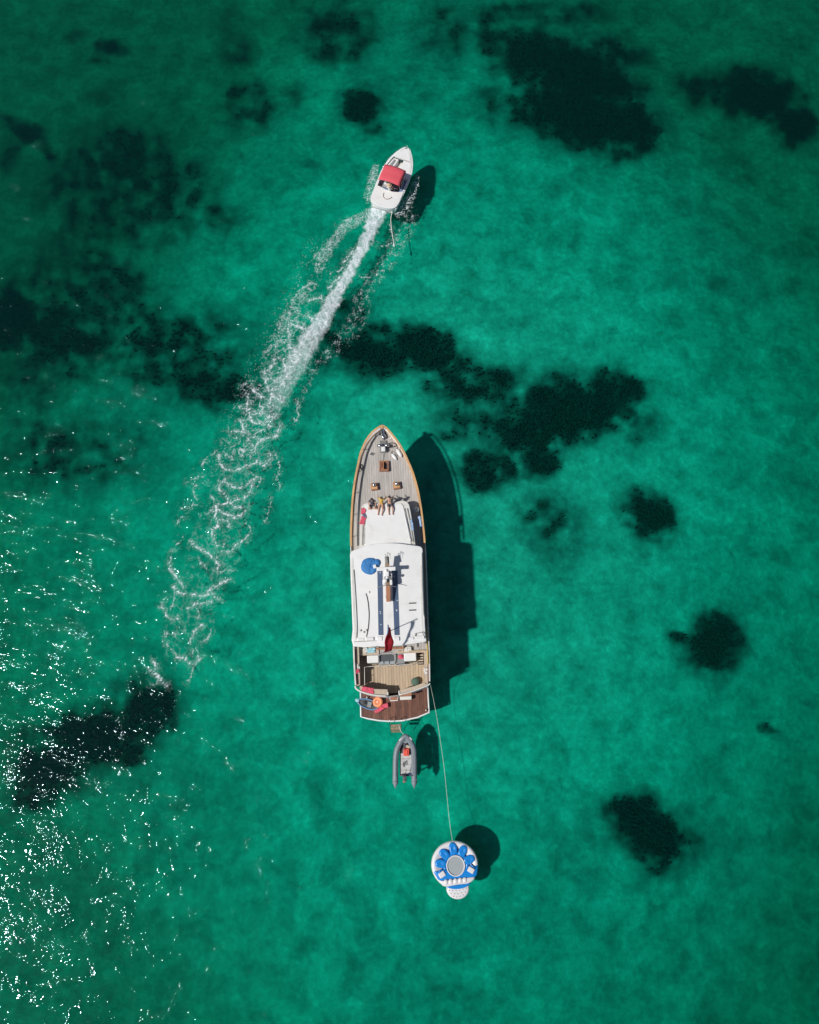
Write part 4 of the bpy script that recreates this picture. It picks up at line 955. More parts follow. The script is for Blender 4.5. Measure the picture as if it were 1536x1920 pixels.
crumple('cloth', 'white cloth bundle beside the turquoise cloth near the hardtop', 'cloth', 686, 1219.5, za + .8, .3, .34, M['shirtw'], .5, amp=.12)
crumple('cloth', 'white cloth bundle on the bar counter right of the flag', 'cloth', 764.5, 1217.5, za + .86, .5, .3, M['shirtw'], .2, amp=.12)
crumple('bag', 'striped beach bag and clothes heaped on the left side bench', 'bag', 670.5, 1254, zb, .34, .7, M['shirtw'], .1, amp=.14)
crumple('cloth', 'small coral cloth on top of the left side bench heap', 'cloth', 671, 1258.5, zb + .18, .2, .26, M['pink'], .1, amp=.08)
crumple('cloth', 'white cloth on the right side bench near the tow line', 'cloth', 798.8, 1259, zb, .26, .5, M['shirtw'], .1, amp=.12)
# table under the cloths
t = thing('lounge_table', 'tan wooden table with clothes on it, left under the hardtop edge', 'table', 692, 1222, za)
mb = MB(); mb.box(0, 0, .76, 1.5, .62, .05); obj('table_top', mb, M['tan'], t, bevel=.015)
for dx in (-.68, .68):
    for dy in (-.25, .25):
        mb = MB(); mb.box(dx, dy, .37, .06, .06, .74); obj('leg', mb, M['wood'], t)
# white lockers
for (x0, y0, x1, y1, lab) in ((688.2,1228.5,710.2,1243,'white rounded deck locker left of the flag'), (757.6,1223.5,780.6,1239.5,'white rounded deck locker right of the grey table')):
    cx, cy = (x0 + x1) / 2, (y0 + y1) / 2; t = thing('deck_locker', lab, 'locker', cx, cy, za, group='white deck lockers behind the hardtop')
    a = at(x0, y1, za + .62); c = at(x1, y0, za + .62); wx_, wy_ = c.x - a.x, c.y - a.y
    cc = at(cx, cy, za + .62); off = (cc.x - t.location.x, cc.y - t.location.y); 
    mb = MB(); mb.box(off[0], off[1] - .03, .27, wx_ * .94, wy_ * .98, .54); obj('locker_body', mb, M['grey'] if x0 < 700 else M['green'], t, bevel=.08)
    mb = MB(); mb.box(off[0], off[1], .59, wx_, wy_, .12); obj('locker_lid', mb, M['white'], t, bevel=.09)
t = thing('side_table', 'grey square table between the dark sofa and the right white locker', 'table', 751, 1237, za)
mb = MB(); mb.box(0, 0.02, .46, .6, .92, .05); obj('table_top', mb, M['grey'], t, bevel=.02)
mb = MB(); mb.box(0, 0, .22, .4, .6, .44); obj('table_base', mb, M['chain'], t, bevel=.02)
t = thing('sun_hat', 'pinkish red sun hat on the grey square table', 'hat', 752, 1231.5, za + .48)
mb = MB(); mb.lathe(0, 0, [(.2, 0.02), (.2, .035), (.1, .045)], 20, 1.1, .85); obj('brim', mb, M['pink'], t, smooth=True)
mb = MB(); mb.lathe(0, 0, [(.105, .03), (.1, .1), (.05, .14), (.002, .145)], 18, 1.1, .85); obj('crown', mb, M['pink'], t, smooth=True)
t = thing('sofa', 'dark rounded sofa with pale grey cushions under the hanging flag', 'sofa', 726, 1238, za)
mb = MB(); mb.box(0, .12, .22, 1.22, .75, .42); obj('seat', mb, M['hypd'], t, bevel=.09)
mb = MB(); mb.tube([(-.6, -.2, .5), (-.62, .3, .55), (-.35, .5, .6), (.35, .5, .6), (.62, .3, .55), (.6, -.2, .5)], .1, 10); obj('backrest', mb, M['grey'], t, smooth=True)
for i in range(3):
    mb = MB(); mb.box(-.4 + .4 * i, -.22, .47, .36, .26, .12, random.uniform(-.1, .1)); obj('cushion', mb, M['mesh'], t, bevel=.05)
t = thing('pouf', 'round dark green pouf at the right rear of the aft deck', 'stool', 778.4, 1278.5, za)
mb = MB(); mb.lathe(0, 0, [(.24, 0), (.28, .1), (.28, .38), (.24, .45), (.02, .47)], 24); obj('cushion', mb, M['green'], t, smooth=True)
mb = MB(); mb.tube([(.265 * math.cos(a), .265 * math.sin(a), .41) for a in np.linspace(0, 2 * PI, 24, endpoint=False)], .012, 6, True); obj('piping', mb, M['hypd'], t, smooth=True)
t = thing('wooden_pole', 'yellow boathook pole lashed along the right rail by the hardtop', 'boathook', 801, 1210, 2.75)
mb = MB(); mb.tube([(0, -1.3, .1), (0, 1.1, .12)], .04, 8); obj('shaft', mb, M['yellow'], t, smooth=True)
mb = MB(); mb.tube([(0, 1.1, .12), (0, 1.22, .12), (.08, 1.26, .12), (.1, 1.18, .12)], .02, 6); obj('hook', mb, M['steel'], t, smooth=True)
# fenders on the foredeck and on the side deck
def fender(px, py, z, ln, r_, rz, label):
    t = thing('fender', label, 'fender', px, py, z, rz, 'white fenders on the yacht')
    prof = [(.02, -ln / 2 - .07), (.05, -ln / 2 - .02), (r_ * .8, -ln / 2 + .05), (r_, -ln / 2 + .14), (r_, ln / 2 - .14), (r_ * .8, ln / 2 - .05), (.05, ln / 2 + .02), (.02, ln / 2 + .07)]
    mb = MB(); mb.lathe(0, 0, prof, 14); mb.v = [(a, c, b_ + r_) for a, b_, c in mb.v]; mb.f = [f[::-1] for f in mb.f]; obj('fender_body', mb, M['white'], t, smooth=True)
    mb = MB(); mb.tube(smooth_path([(0, ln / 2 + .05, r_), (.12, ln / 2 + .2, .06), (.25, ln / 2 + .1, .03), (.28, -.1, .03)], 4), .022, 6); obj('lanyard', mb, M['dark'], t, smooth=True)
fender(748.6, 850.5, zf_(748, 850), .62, .14, .45, 'white fender lying on the foredeck, the one nearest the right rail')
fender(739.2, 857.5, zf_(739, 857), .5, .12, .6, 'white fender lying on the foredeck, inboard of its twin')
t = thing('round_fender', 'round pale ball fender in the shade on the right side deck', 'fender', 781.0, 957, zf_(780, 957))
mb = MB(); mb.ball((0, 0, .2), .2, 16, 10); obj('ball', mb, M['white'], t, smooth=True); mb = MB(); mb.tube([(0, 0, .4), (.02, 0, .46)], .035, 8); obj('eye', mb, M['dark'], t, smooth=True)
t = thing('rope_coil', 'small dark rope coil on the left side of the foredeck', 'rope', 678, 876, zf_(678, 876))
mb = MB(); mb.tube([(.09 * math.cos(a * 1.0), .2 * math.sin(a), .02 + a * .004) for a in np.linspace(0, 6 * PI, 60)], .028, 6); obj('coil', mb, M['dark'], t, smooth=True)
# blue canvas cover on the hardtop
mb = MB(); rows = []
prof = [(0.0, .17), (.12, .16), (.3, .18), (.46, .16), (.58, .1), (.62, .02), (.60, 0)]
for r0, z in prof:
    row = []
    for k in range(36):
        a = 2 * PI * k / 36; bulge = 1 + .02 * math.cos(5 * a + 1); ck = .035 * math.sin(9 * a + r0 * 8) * (.3 + r0)
        x = max(r0, .004) * math.cos(a) * bulge; y = max(r0, .004) * math.sin(a) * .98 * bulge
        row.append((x, y, z + ck * .8 - .09 * math.exp(-((x - .12 - .25 * y) / .05) ** 2) * (z > .1)))
    rows.append(row)
mb.quad_grid(rows, True)
t = thing('canvas_cover', 'crumpled round blue canvas cover on the hardtop left of the white radar bar', 'cover', 693.5, 1061.5, zt)
obj('cover_cloth', mb, M['blue'], t, smooth=True)
rows = []
for r0, z in [(0.004, .2), (.1, .19), (.2, .13), (.25, .04), (.25, 0)]:
    rows.append([(.52 + r0 * math.cos(2 * PI * k / 20), .2 + r0 * 1.15 * math.sin(2 * PI * k / 20), z) for k in range(20)])
mb = MB(); mb.quad_grid(rows, True); obj('cover_flap', mb, M['blue'], t, smooth=True)
mb = MB(); mb.box(.36, -.1, .28, .22, .26, .1, .2); obj('buckle_pad', mb, M['white'], t, bevel=.03)

# things on the swim platform
t = thing('kayak', 'short blue pointed kayak with dark inside lying on the swim platform', 'kayak', 691, 1320.5, zp + .03, math.radians(-20))
out_ = [(-.82, .02), (-.66, .17), (-.38, .28), (0, .32), (.35, .28), (.6, .17), (.74, 0), (.6, -.17), (.35, -.28), (0, -.32), (-.38, -.28), (-.66, -.17)]
ring_ = smooth_path([(x, y, .16) for x, y in out_], 4, True)
mb = MB(); mb.tube(ring_, .05, 10, True); obj('kayak_rim', mb, M['bluehull'], t, smooth=True)
mb = MB(); mb.prism([(p[0], p[1]) for p in smooth_path([(x * .95, y * .9, 0) for x, y in out_], 2, True)], .02, .09); obj('kayak_floor', mb, M['hypd'], t)
mb = MB(); mb.box(.1, 0, .17, .3, .4, .1, .1); obj('kayak_seat', mb, M['grey'], t, bevel=.04)
mb = MB(); mb.box(-.3, .03, .15, .22, .25, .08, .5); obj('foot_pad', mb, M['dark'], t, bevel=.03)
mb = MB(); mb.ball((-.84, .02, .17), .14, 12, 8, 1.2, .9, .6); obj('kayak_nose', mb, M['cyan'], t, smooth=True)
t = thing('swim_ring', 'round orange inflatable ring leaning on the blue kayak', 'swim ring', 708.6, 1316.5, zp + .18, 0)
mb = MB(); mb.tube([(.25 * math.cos(a), .25 * math.sin(a), .1 + .06 * math.cos(a)) for a in np.linspace(0, 2 * PI, 28, endpoint=False)], .125, 12, True); obj('tube', mb, M['orange'], t, smooth=True)
mb = MB(); mb.lathe(0, 0, [(.2, .1), (.13, .16), (.06, .17), (.002, .17)], 20); obj('centre_pad', mb, M['orange'], t, smooth=True)
mb = MB(); mb.ball((0, .02, .17), .065, 12, 8); obj('valve', mb, M['vwhite'], t, smooth=True)
for k in range(8):
    a = 2 * PI * k / 8; mb = MB(); mb.tube([(.14 * math.cos(a), .14 * math.sin(a), .205), (.33 * math.cos(a), .33 * math.sin(a), .2 + .03 * math.cos(a))], .013, 5); obj('seam', mb, M['tan'], t)
t = thing('life_jacket', 'pinkish red life jacket sprawled beside the orange ring on the platform', 'life jacket', 715.5, 1327.5, zp + .03, 0)
for (x, y, sx, sy, a) in ((-.26, -.18, .46, .24, .35), (.02, .0, .34, .3, .5), (.3, .14, .4, .32, .15)):
    mb = MB(); mb.box(x, y, .22, sx, sy, .12, a); obj('foam_panel', mb, M['pink'], t, bevel=.05)
mb = MB(); mb.tube([(-.3, -.05, .3), (-.05, .12, .3), (.2, .0, .29)], .02, 6); obj('strap', mb, M['redplastic'], t, smooth=True)
for px, py, mt, lab in ((688.3,1308,'white','small white bottle standing upright near the front left of the swim platform'), (799,1331.5,'white','small white bottle with red cap in the rear right platform corner')):
    t = thing('bottle', lab, 'bottle', px, py, zp + .03)
    mb = MB(); mb.lathe(0, 0, [(.05, 0), (.06, .03), (.06, .2), (.03, .26)], 12); obj('bottle_body', mb, M[mt], t, smooth=True)
    mb = MB(); mb.lathe(0, 0, [(.032, .25), (.032, .3)], 10); obj('cap', mb, M['redplastic'] if px > 700 else M['tan'], t)

# ------------------------------------------------------------------ people
def person(label, origin, face, lean=.35, legs='out', arms='back', hair='hair', top=None, bottom='shirtd', scale=1.0, turn=0.0, hat=None):
    """one continuous skinned body, seated, legs towards direction `face` (radians, world)"""
    root = empty('person', origin, face); tag(root, label, 'person')
    J = {}; E = []
    def j(n, x, y, z, r, parent=None):       # x forward (where the legs go), y left, z up
        J[n] = (Vector((x, y, z)) * scale, r * scale); 
        if parent: E.append((parent, n))
    sl_, cl_ = math.sin(lean), math.cos(lean)
    j('pelvis', 0, 0, .12, .135); j('waist', -.18 * sl_, 0, .12 + .2 * cl_, .12, 'pelvis'); j('chest', -.36 * sl_, 0, .12 + .38 * cl_, .135, 'waist')
    j('neckb', -.47 * sl_, 0, .12 + .5 * cl_, .075, 'chest'); j('neck', -.52 * sl_, 0, .12 + .58 * cl_, .052, 'neckb')
    hx = -.56 * sl_ + .01; hz = .12 + .66 * cl_
    j('jaw', hx + .02, 0, hz, .075, 'neck'); j('head', hx, 0, hz + .09, .098, 'jaw'); j('crown', hx - .01, 0, hz + .155, .07, 'head')
    for s_ in (-1, 1):
        n = 'L' if s_ > 0 else 'R'
        j('sh' + n, -.43 * sl_, .17 * s_, .12 + .47 * cl_, .065, 'neckb')
        if arms == 'back':
            el = (-.58 * sl_ - .12, .27 * s_, .3); ha = (-.62 * sl_ - .2, .3 * s_, .05)
        elif arms == 'knees':
            el = (.02, .27 * s_, .36); ha = (.26, .2 * s_, .26)
        else:
            el = (.0, .28 * s_, .38); ha = (.24, .12 * s_, .42)
        j('el' + n, *el, .042, 'sh' + n); j('wr' + n, *ha, .03, 'el' + n)
        d = (Vector(ha) - Vector(el)).normalized(); d.z = max(d.z, -.1); d.normalize()
        sd = Vector((-d.y, d.x, 0)).normalized() if abs(d.x) + abs(d.y) > .01 else Vector((0, 1, 0))
        pm = Vector(ha) + d * .07; j('pa' + n, pm.x, pm.y, max(pm.z, .03), .032, 'wr' + n)
        for q, (off, ln) in enumerate(((-.036, .07), (-.012, .085), (.012, .08), (.034, .06))):
            f0 = pm + sd * off + d * .02; f1 = f0 + d * ln + Vector((0, 0, -.015)); f0.z = max(f0.z, .02); f1.z = max(f1.z, .012)
            j(f'f{q}a' + n, *f0, .010, 'pa' + n); j(f'f{q}b' + n, *f1, .008, f'f{q}a' + n)
        th = Vector(ha) + sd * (-.04 * s_) + d * .05; j('tha' + n, th.x, th.y, max(th.z, .02), .012, 'wr' + n)
        j('hip' + n, .06, .1 * s_, .1, .095, 'pelvis')
        if legs == 'out':
            sp_ = .13 + (.05 if s_ > 0 else 0); kn = (.48, sp_ * s_, .22 if s_ > 0 else .12); an = (.86, (sp_ - .02) * s_, .07)
        elif legs == 'cross':
            kn = (.4, .3 * s_, .14); an = (.32, -.1 * s_, .07)
        else:   # chair seat
            kn = (.45, .13 * s_, .12); an = (.5, .13 * s_, -.3)
        j('kn' + n, *kn, .06, 'hip' + n); j('an' + n, *an, .038, 'kn' + n)
        dd = Vector((1, .2 * s_, 0)) if legs != 'cross' else Vector((.2, -1 * s_, 0)); dd.normalize()
        t_ = Vector(an) + dd * (.05 if legs == 'out' else .13) + Vector((0, 0, .12 if legs == 'out' else -.02)); j('toe' + n, *t_, .03, 'an' + n)
    names = list(J); idx = {n: i for i, n in enumerate(names)}
    me = bpy.data.meshes.new('body'); me.from_pydata([J[n][0] for n in names], [(idx[a], idx[b_]) for a, b_ in E], []); me.update()
    o = bpy.data.objects.new('body', me); COL.objects.link(o)
    sk = o.modifiers.new('skin', 'SKIN'); sk.use_smooth_shade = True
    for i, n in enumerate(names):
        sv = me.skin_vertices[0].data[i]; sv.radius = (J[n][1], J[n][1]); sv.use_root = (n == 'pelvis')
    sb = o.modifiers.new('sub', 'SUBSURF'); sb.levels = 1; sb.render_levels = 1
    bpy.context.view_layer.update(); dg = bpy.context.evaluated_depsgraph_get()
    bm_me = bpy.data.meshes.new_from_object(o.evaluated_get(dg)); COL.objects.unlink(o); bpy.data.objects.remove(o)
    bm_me.name = 'body'; bm_me.materials.clear(); bm_me.materials.append(M['skin'])
    body = link(bpy.data.objects.new('body', bm_me), root)
    co = np.array([v.co[:] for v in bm_me.vertices]); no = np.array([v.normal[:] for v in bm_me.vertices])
    seg = [(a, b_, np.array(J[a][0]), np.array(J[b_][0])) for a, b_ in E]
    near = []; 
    for c in co:
        best = 9; bn = None
        for a, b_, pa_, pb_ in seg:
            dv = pb_ - pa_; t0 = np.clip(np.dot(c - pa_, dv) / (np.dot(dv, dv) + 1e-9), 0, 1); dd_ = np.linalg.norm(c - pa_ - t0 * dv) - (J[a][1] * (1 - t0) + J[b_][1] * t0)
            if dd_ < best: best = dd_; bn = (b_, t0)
        near.append(bn)
    def garment(name, sel, mat, off):
        keep = [sel(*n_) for n_ in near]; fs = [tuple(p.vertices) for p in bm_me.polygons if all(keep[v] for v in p.vertices)]
        if not fs: return
        us = sorted({v for f in fs for v in f}); mp = {v: i for i, v in enumerate(us)}
        mb = MB(); mb.v = [tuple(co[v] + no[v] * off) for v in us]; mb.f = [tuple(mp[v] for v in f) for f in fs]
        obj(name, mb, mat, root, smooth=True)
    if top: garment('shirt', lambda b_, t0: b_ in ('waist', 'chest', 'neckb', 'shL', 'shR') or (b_ in ('elL', 'elR') and t0 < .55), M[top], .014)
    if bottom: garment('shorts', lambda b_, t0: b_ in ('hipL', 'hipR') or (b_ == 'waist' and t0 < .35) or (b_ in ('knL', 'knR') and t0 < .65), M[bottom], .018)
    garment('hair', lambda b_, t0: b_ == 'crown' or (b_ == 'head' and t0 > .45), M[hair], .014)
    hz *= scale; hx *= scale
    for s_ in (-1, 1):
        mb = MB(); mb.ball((hx + .085 * scale, .033 * s_, hz + .06), .013, 8, 6); obj('eye', mb, M['dark'], root, smooth=True)
    mb = MB(); mb.tube([(hx + .085 * scale, 0, hz + .06), (hx + .11 * scale, 0, hz + .025), (hx + .085 * scale, 0, hz + .015)], [.008, .014, .01], 6); obj('nose', mb, M['skin'], root, smooth=True)
    mb = MB(); mb.tube([(hx + .085 * scale, -.022, hz - .01), (hx + .092 * scale, 0, hz - .012), (hx + .085 * scale, .022, hz - .01)], .005, 5); obj('mouth', mb, M['pink'], root, smooth=True)
    if hat:
        mb = MB(); zc_ = hz + .13; mb.lathe(hx, 0, [(.24, zc_ - .03), (.245, zc_ - .015), (.11, zc_ + .01)], 24); o1 = obj('hat_brim', mb, M[hat], root, smooth=True)
        mb = MB(); mb.lathe(hx, 0, [(.115, zc_), (.11, zc_ + .08), (.07, zc_ + .12), (.003, zc_ + .125)], 18); obj('hat_crown', mb, M[hat], root, smooth=True)
    return root
fa = YANG - PI / 2      # facing aft
def seat(px, py, z): p = at(px, py, z); return (p.x, p.y, z - .005)
person('dark-haired person in dark clothes sitting cross-legged, leftmost on the coachroof front', seat(698.5, 945.5, zc), fa, .30, 'cross', 'knees', 'hair', 'shirtd', 'shirtd')
person('person in a yellow top sitting in the middle on the coachroof front', seat(715, 944.5, zc), fa - .18, .45, 'out', 'back', 'hairb', 'shirty', None)
person('bare-chested person in dark shorts with legs out, rightmost on the coachroof front', seat(731, 943.5, zc), fa + .02, .5, 'out', 'back', 'hair', None, 'shirtd')

# ================================================================== grey inflatable dinghy behind the yacht
dg_ = thing('inflatable_dinghy', 'grey inflatable dinghy with pointed tube ends floating right behind the swim platform', 'dinghy', 760, 1427, 0.0)
dg_.rotation_euler = (0, 0, 0); D0 = dg_.location.copy()
def D(cx, cy, z): p = at(700 + cx / 12.8, 1350 + cy / 12.8, z); return (p.x - D0.x, p.y - D0.y, z)
zt_ = .3
cl = [(532,1480),(532,1300),(534,1100),(540,900),(562,740),(615,600),(690,480),(775,395),(862,480),(925,590),(965,700),(980,860),(982,1100),(982,1300),(984,1480)]
pts = smooth_path([D(x, y, zt_ + .12 * max(0, (900 - y) / 500)) for x, y in cl], 5)
rad = []
for p in pts: rad.append(.205 if True else .2)
n_ = len(pts); 
mb = MB(); mb.tube(pts, [.2] * n_, 16); obj('tube', mb, M['hyp'], dg_, smooth=True)
for x, sgn in ((532, -1), (984, 1)):
    a = D(x, 1475, zt_); c = D(x - 0, 1500, zt_); e = D(x + 0, 1650, zt_ + .03)
    mb = MB(); mb.tube([a, c, D(x, 1560, zt_ + .01), e], [.215, .215, .13, .01], 16); obj('tube_cone', mb, M['hyp'], dg_, smooth=True)
mb = MB(); mb.prism([D(x, y, .1)[:2] for x, y in [(640,1340),(640,700),(700,560),(780,500),(870,570),(940,700),(945,1340)]], .06, .11); obj('bottom', mb, M['hypd'], dg_)
for k in range(4):
    y0_ = 800 + k * 134; mb = MB(); mb.prism([D(x, y, .14)[:2] for x, y in [(664,y0_),(926,y0_),(926,y0_+130),(664,y0_+130)]], .12, .155); obj('floor_board', mb, M['floor'], dg_, bevel=.01)
mb = MB(); mb.prism([D(x, y, .5)[:2] for x, y in [(640,1320),(945,1320),(945,1350),(640,1350)]], .1, .5); obj('transom', mb, M['hypd'], dg_, bevel=.01)
mb = MB(); mb.prism([D(x, y, .4)[:2] for x, y in [(820,1295),(915,1295),(915,1318),(820,1318)]], .2, .42); obj('transom_pad', mb, M['blue'], dg_, bevel=.02)
# bow dodger, rubbing strakes, rope
mb = MB(); mb.prism([D(x, y, .5)[:2] for x, y in [(690,530),(775,440),(860,530),(800,560),(750,560)]], .4, .46); obj('bow_apron', mb, M['hyp'], dg_, bevel=.02)
for off, nm in ((-.17, 1), (.17, 1)):
    pp = []
    for i, p in enumerate(pts):
        t = (pts[min(i + 1, n_ - 1)] - pts[max(i - 1, 0)]).normalized(); s_ = Vector((-t.y, t.x, 0)); s_.normalize(); pp.append(p + s_ * (off if off > 0 else -.06) + Vector((0, 0, .08 if off > 0 else .195)))
    mb = MB(); mb.tube(pp[4:-4], .022 if off > 0 else .013, 6); obj('rubbing_strake' if off > 0 else 'grab_line', mb, M['hypd'], dg_, smooth=True)
for (ax, ay, bx_, by_) in ((625,500,705,410),(870,415,930,480)):
    a = D(ax, ay, .52); c = D(bx_, by_, .54); mb = MB(); mb.tube([a, c], .05, 8); obj('handle', mb, M['vwhite'], dg_, smooth=True)
for (x, y) in ((520,860),(1035,860),(520,1300),(1040,1300),(495,1430),(1050,1430)):
    p = D(x, y, .42); mb = MB(); mb.box(p[0] + (.07 if x < 600 else -.07), p[1], .44, .12, .22, .05); obj('rope_patch', mb, M['hypd'], dg_, bevel=.02)
# outboard with tiller
p = D(755, 1400, .6); ob = link(bpy.data.objects.new('outboard', None), dg_)
mb = MB(); mb.box(p[0], p[1], .66, .26, .38, .26); obj('engine_cowl', mb, M['hypd'], ob, bevel=.07)
mb = MB(); mb.box(p[0] - .03, p[1] - .2, .6, .2, .16, .18); obj('engine_base', mb, M['wood'], ob, bevel=.05)
mb = MB(); mb.tube([(p[0], p[1] - .05, .5), (p[0], p[1] - .12, -.35)], .05, 8); obj('leg', mb, M['hypd'], ob, smooth=True)
mb = MB(); mb.tube([(p[0] + .02, p[1] + .15, .66), D(798, 1170, .66)], .02, 8); obj('tiller', mb, M['dark'], ob, smooth=True)
for dx in (-.1, .12):
    mb = MB(); mb.ball((p[0] + dx * .6, p[1] + .1, .8), .03, 8, 6); obj('cowl_latch', mb, M['steel'], ob, smooth=True)
t = thing('fuel_can', 'red square fuel can in the bow of the grey dinghy', 'fuel can', 700 + 793 / 12.8, 1350 + 768 / 12.8, .16); t.rotation_euler = (0, 0, 0)
mb = MB(); mb.box(0, 0, .19, .42, .5, .3, -.03); obj('can_body', mb, M['redplastic'], t, bevel=.05)
mb = MB(); mb.box(.05, -.02, .36, .07, .26, .05, -.03); obj('can_handle', mb, M['redplastic'], t, bevel=.02)
mb = MB(); mb.lathe(-.12, .16, [(.04, .33), (.04, .39)], 12); obj('can_cap', mb, M['dark'], t)
t = thing('rope_coil', 'thin dark tangled line on the pale floor of the dinghy', 'rope', 700 + 755 / 12.8, 1350 + 1050 / 12.8, .16); t.rotation_euler = (0, 0, 0)
mb = MB(); mb.tube(smooth_path([(random.uniform(-.14, .16), random.uniform(-.22, .22), .01 + .004 * k) for k in range(16)], 6), .011, 5); obj('line', mb, M['hypd'], t, smooth=True)
t = thing('anchor_bag', 'cream and dark bag stowed ahead of the red fuel can', 'bag', 700 + 840 / 12.8, 1350 + 640 / 12.8, .16); t.rotation_euler = (0, 0, 0)
mb = MB(); mb.box(0, 0, .12, .34, .22, .2, -.4); obj('bag_body', mb, M['tan'], t, bevel=.07)
mb = MB(); mb.box(-.25, .12, .1, .24, .3, .18, .3); obj('bag_flap', mb, M['shirtd'], t, bevel=.07)
# painter from the dinghy to the ladder
def rope(name, label, pts_, r_, mat, cat='rope'):
    P_ = smooth_path(pts_, 6); o0 = P_[0]; mb = MB(); mb.tube([p - o0 for p in P_], r_, 6); o = obj(name, mb, mat, None, smooth=True, loc=o0); return tag(o, label, cat)
rope('painter', 'short pale mooring line from the dinghy bow to the bathing ladder', [at(760, 1380, .5), at(757, 1377, .25), at(752, 1371, .3), at(748, 1360, .42)], .018, M['rope'])
rope('tow_line', 'long thin white line from the yacht stern down to the round float', [at(805.5, 1275, 2.6), at(808.5, 1290, 1.4), at(813, 1312, .5), at(820, 1350, .12), at(826, 1390, .1), at(833, 1440, .1), at(838, 1490, .1), at(843, 1540, .12), at(848.5, 1577, .35)], .012, M['rope'])

# ================================================================== round inflatable island
isl = thing('inflatable_island', 'round blue and white inflatable island floating at the end of the tow line', 'float', 853.2, 1621.5, 0.0)
I0 = isl.location.copy(); isl.rotation_euler = (0, 0, 0)
zi = .42
def I(cx, cy, z=zi): p = at(780 + cx / 9.6, 1550 + cy / 9.6, z); return Vector((p.x - I0.x, p.y - I0.y, z))
cxp, cyp = 701, 688; RX, RY = 424 / 9.6, 438 / 9.6
C0 = I(cxp, cyp); Rx = (I(cxp + 424, cyp) - C0).length; Ry = (I(cxp, cyp + 438) - C0).length
rows = []
for r0, z in [(.30, .16), (.45, .17), (.62, .22), (.74, .33), (.84, .42), (.92, .43), (.97, .37), (1.0, .26), (.99, .1), (.93, -.03), (.8, -.1), (.5, -.12), (.3, -.12)]:
    rows.append([(C0.x + Rx * r0 * math.cos(2 * PI * k / 64), C0.y + Ry * r0 * math.sin(2 * PI * k / 64), z) for k in range(64)])
mb = MB(); mb.quad_grid(rows, True); obj('outer_tube', mb, M['vwhite'], isl, smooth=True)
# blue lounge floor, filling everything below the cup holders
def pad(pxs, z0, z1, mat, name, puff=.05, k=3, sub=None):
    """inflated cushion with rounded rim"""
    base = [I(x, y) for x, y in pxs]; P_ = smooth_path([(p.x, p.y, 0) for p in base], k, True); c = sum((Vector((p.x, p.y, 0)) for p in P_), Vector()) / len(P_)
    rows = []
    for f, z in ((1.0, z0), (1.0, z0 + (z1 - z0) * .55), (.965, z0 + (z1 - z0) * .85), (.9, z1), (.7, z1 + puff * .3), (.35, z1 + puff * .4), (.02, z1 + puff * .4)):
        rows.append([(c.x + (p.x - c.x) * f, c.y + (p.y - c.y) * f, z) for p in P_])
    mb = MB(); mb.quad_grid(rows, True, True); return obj(name, mb, mat, sub or isl, smooth=True)
# ring of blue around the well
ringp = []
for r0, z in [(.385, .2), (.39, .36), (.42, .43), (.47, .455), (.52, .44), (.565, .38), (.58, .2)]:
    ringp.append([(I(cxp + 17, cyp + 12).x + Rx * r0 * math.cos(2 * PI * k / 48), I(cxp + 17, cyp + 12).y + Ry * r0 * math.sin(2 * PI * k / 48), z) for k in range(48)])
mb = MB(); mb.quad_grid(ringp, True); obj('inner_ring', mb, M['vblue'], isl, smooth=True)
# petals
for (x, y, a) in ((668,385,96),(846,432,55),(968,590,20),(508,490,130),(440,665,172)):
    c = I(x, y); w_ = I(718, 700); d = Vector((c.x - w_.x, c.y - w_.y, 0)); dl = d.length; d.normalize(); s_ = Vector((-d.y, d.x, 0))
    rows = []
    pr = [(1.0, .3), (1.0, .4), (.93, .47), (.75, .5), (.4, .49), (.05, .45)]
    for f, z in pr:
        row = []
        for k in range(26):
            t = 2 * PI * k / 26; u = math.copysign(abs(math.cos(t)) ** .8, math.cos(t)); v = math.copysign(abs(math.sin(t)) ** .8, math.sin(t)); ext = .38 if u > 0 else .46
            q = Vector((c.x, c.y, 0)) + d * (u * ext * f) + s_ * (v * .285 * f * (1.0 - .05 * u)); row.append((q.x, q.y, z))
        rows.append(row)
    mb = MB(); mb.quad_grid(rows, True, True); obj('petal', mb, M['vblue'], isl, smooth=True)
pad([(318,800),(420,815),(500,760),(600,860),(720,905),(860,850),(930,740),(1040,735),(1105,690),(1112,790),(1075,900),(900,915),(700,935),(540,960),(420,972),(355,895)], .3, .455, M['vblue'], 'blue_seat')
pad([(425,975),(560,965),(720,940),(900,918),(1062,905),(1010,985),(930,1010),(760,1035),(600,1058),(510,1075),(455,1035)], .3, .5, M['vwhite'], 'backrest', .06)
for i, (x, y) in enumerate(((540,995),(625,985),(712,976),(797,965),(880,957))):
    c = I(x, y); rows = []
    mb = MB(); mb.ball((0, 0, 0), 1, 16, 8); mb.v = [(c.x + v[0] * .155, c.y + v[1] * .19, .5 + v[2] * .09) for v in mb.v]; obj('backrest_rib', mb, M['vwhite'], isl, smooth=True)
pad([(545,1085),(640,1062),(780,1040),(900,1025),(985,1018),(950,1060),(860,1105),(745,1125),(630,1118)], .28, .45, M['vblue'], 'blue_skirt')
# pillows / cup holders
for x, y, a in ((470,862,.55),(992,780,-.5)):
    c = I(x, y, .5); mb = MB(); mb.box(c.x, c.y, .5, .46, .36, .16, a); obj('arm_pillow', mb, M['vwhite'], isl, bevel=.07)
    e = c + Vector((math.cos(a + 1.57), math.sin(a + 1.57), 0)) * .26; mb = MB(); mb.tube([(e.x + .22 * math.cos(a), e.y + .22 * math.sin(a), .46), (e.x, e.y, .52), (e.x - .22 * math.cos(a), e.y - .22 * math.sin(a), .46)], .05, 8); obj('pillow_piping', mb, M['vblue'], isl, smooth=True)
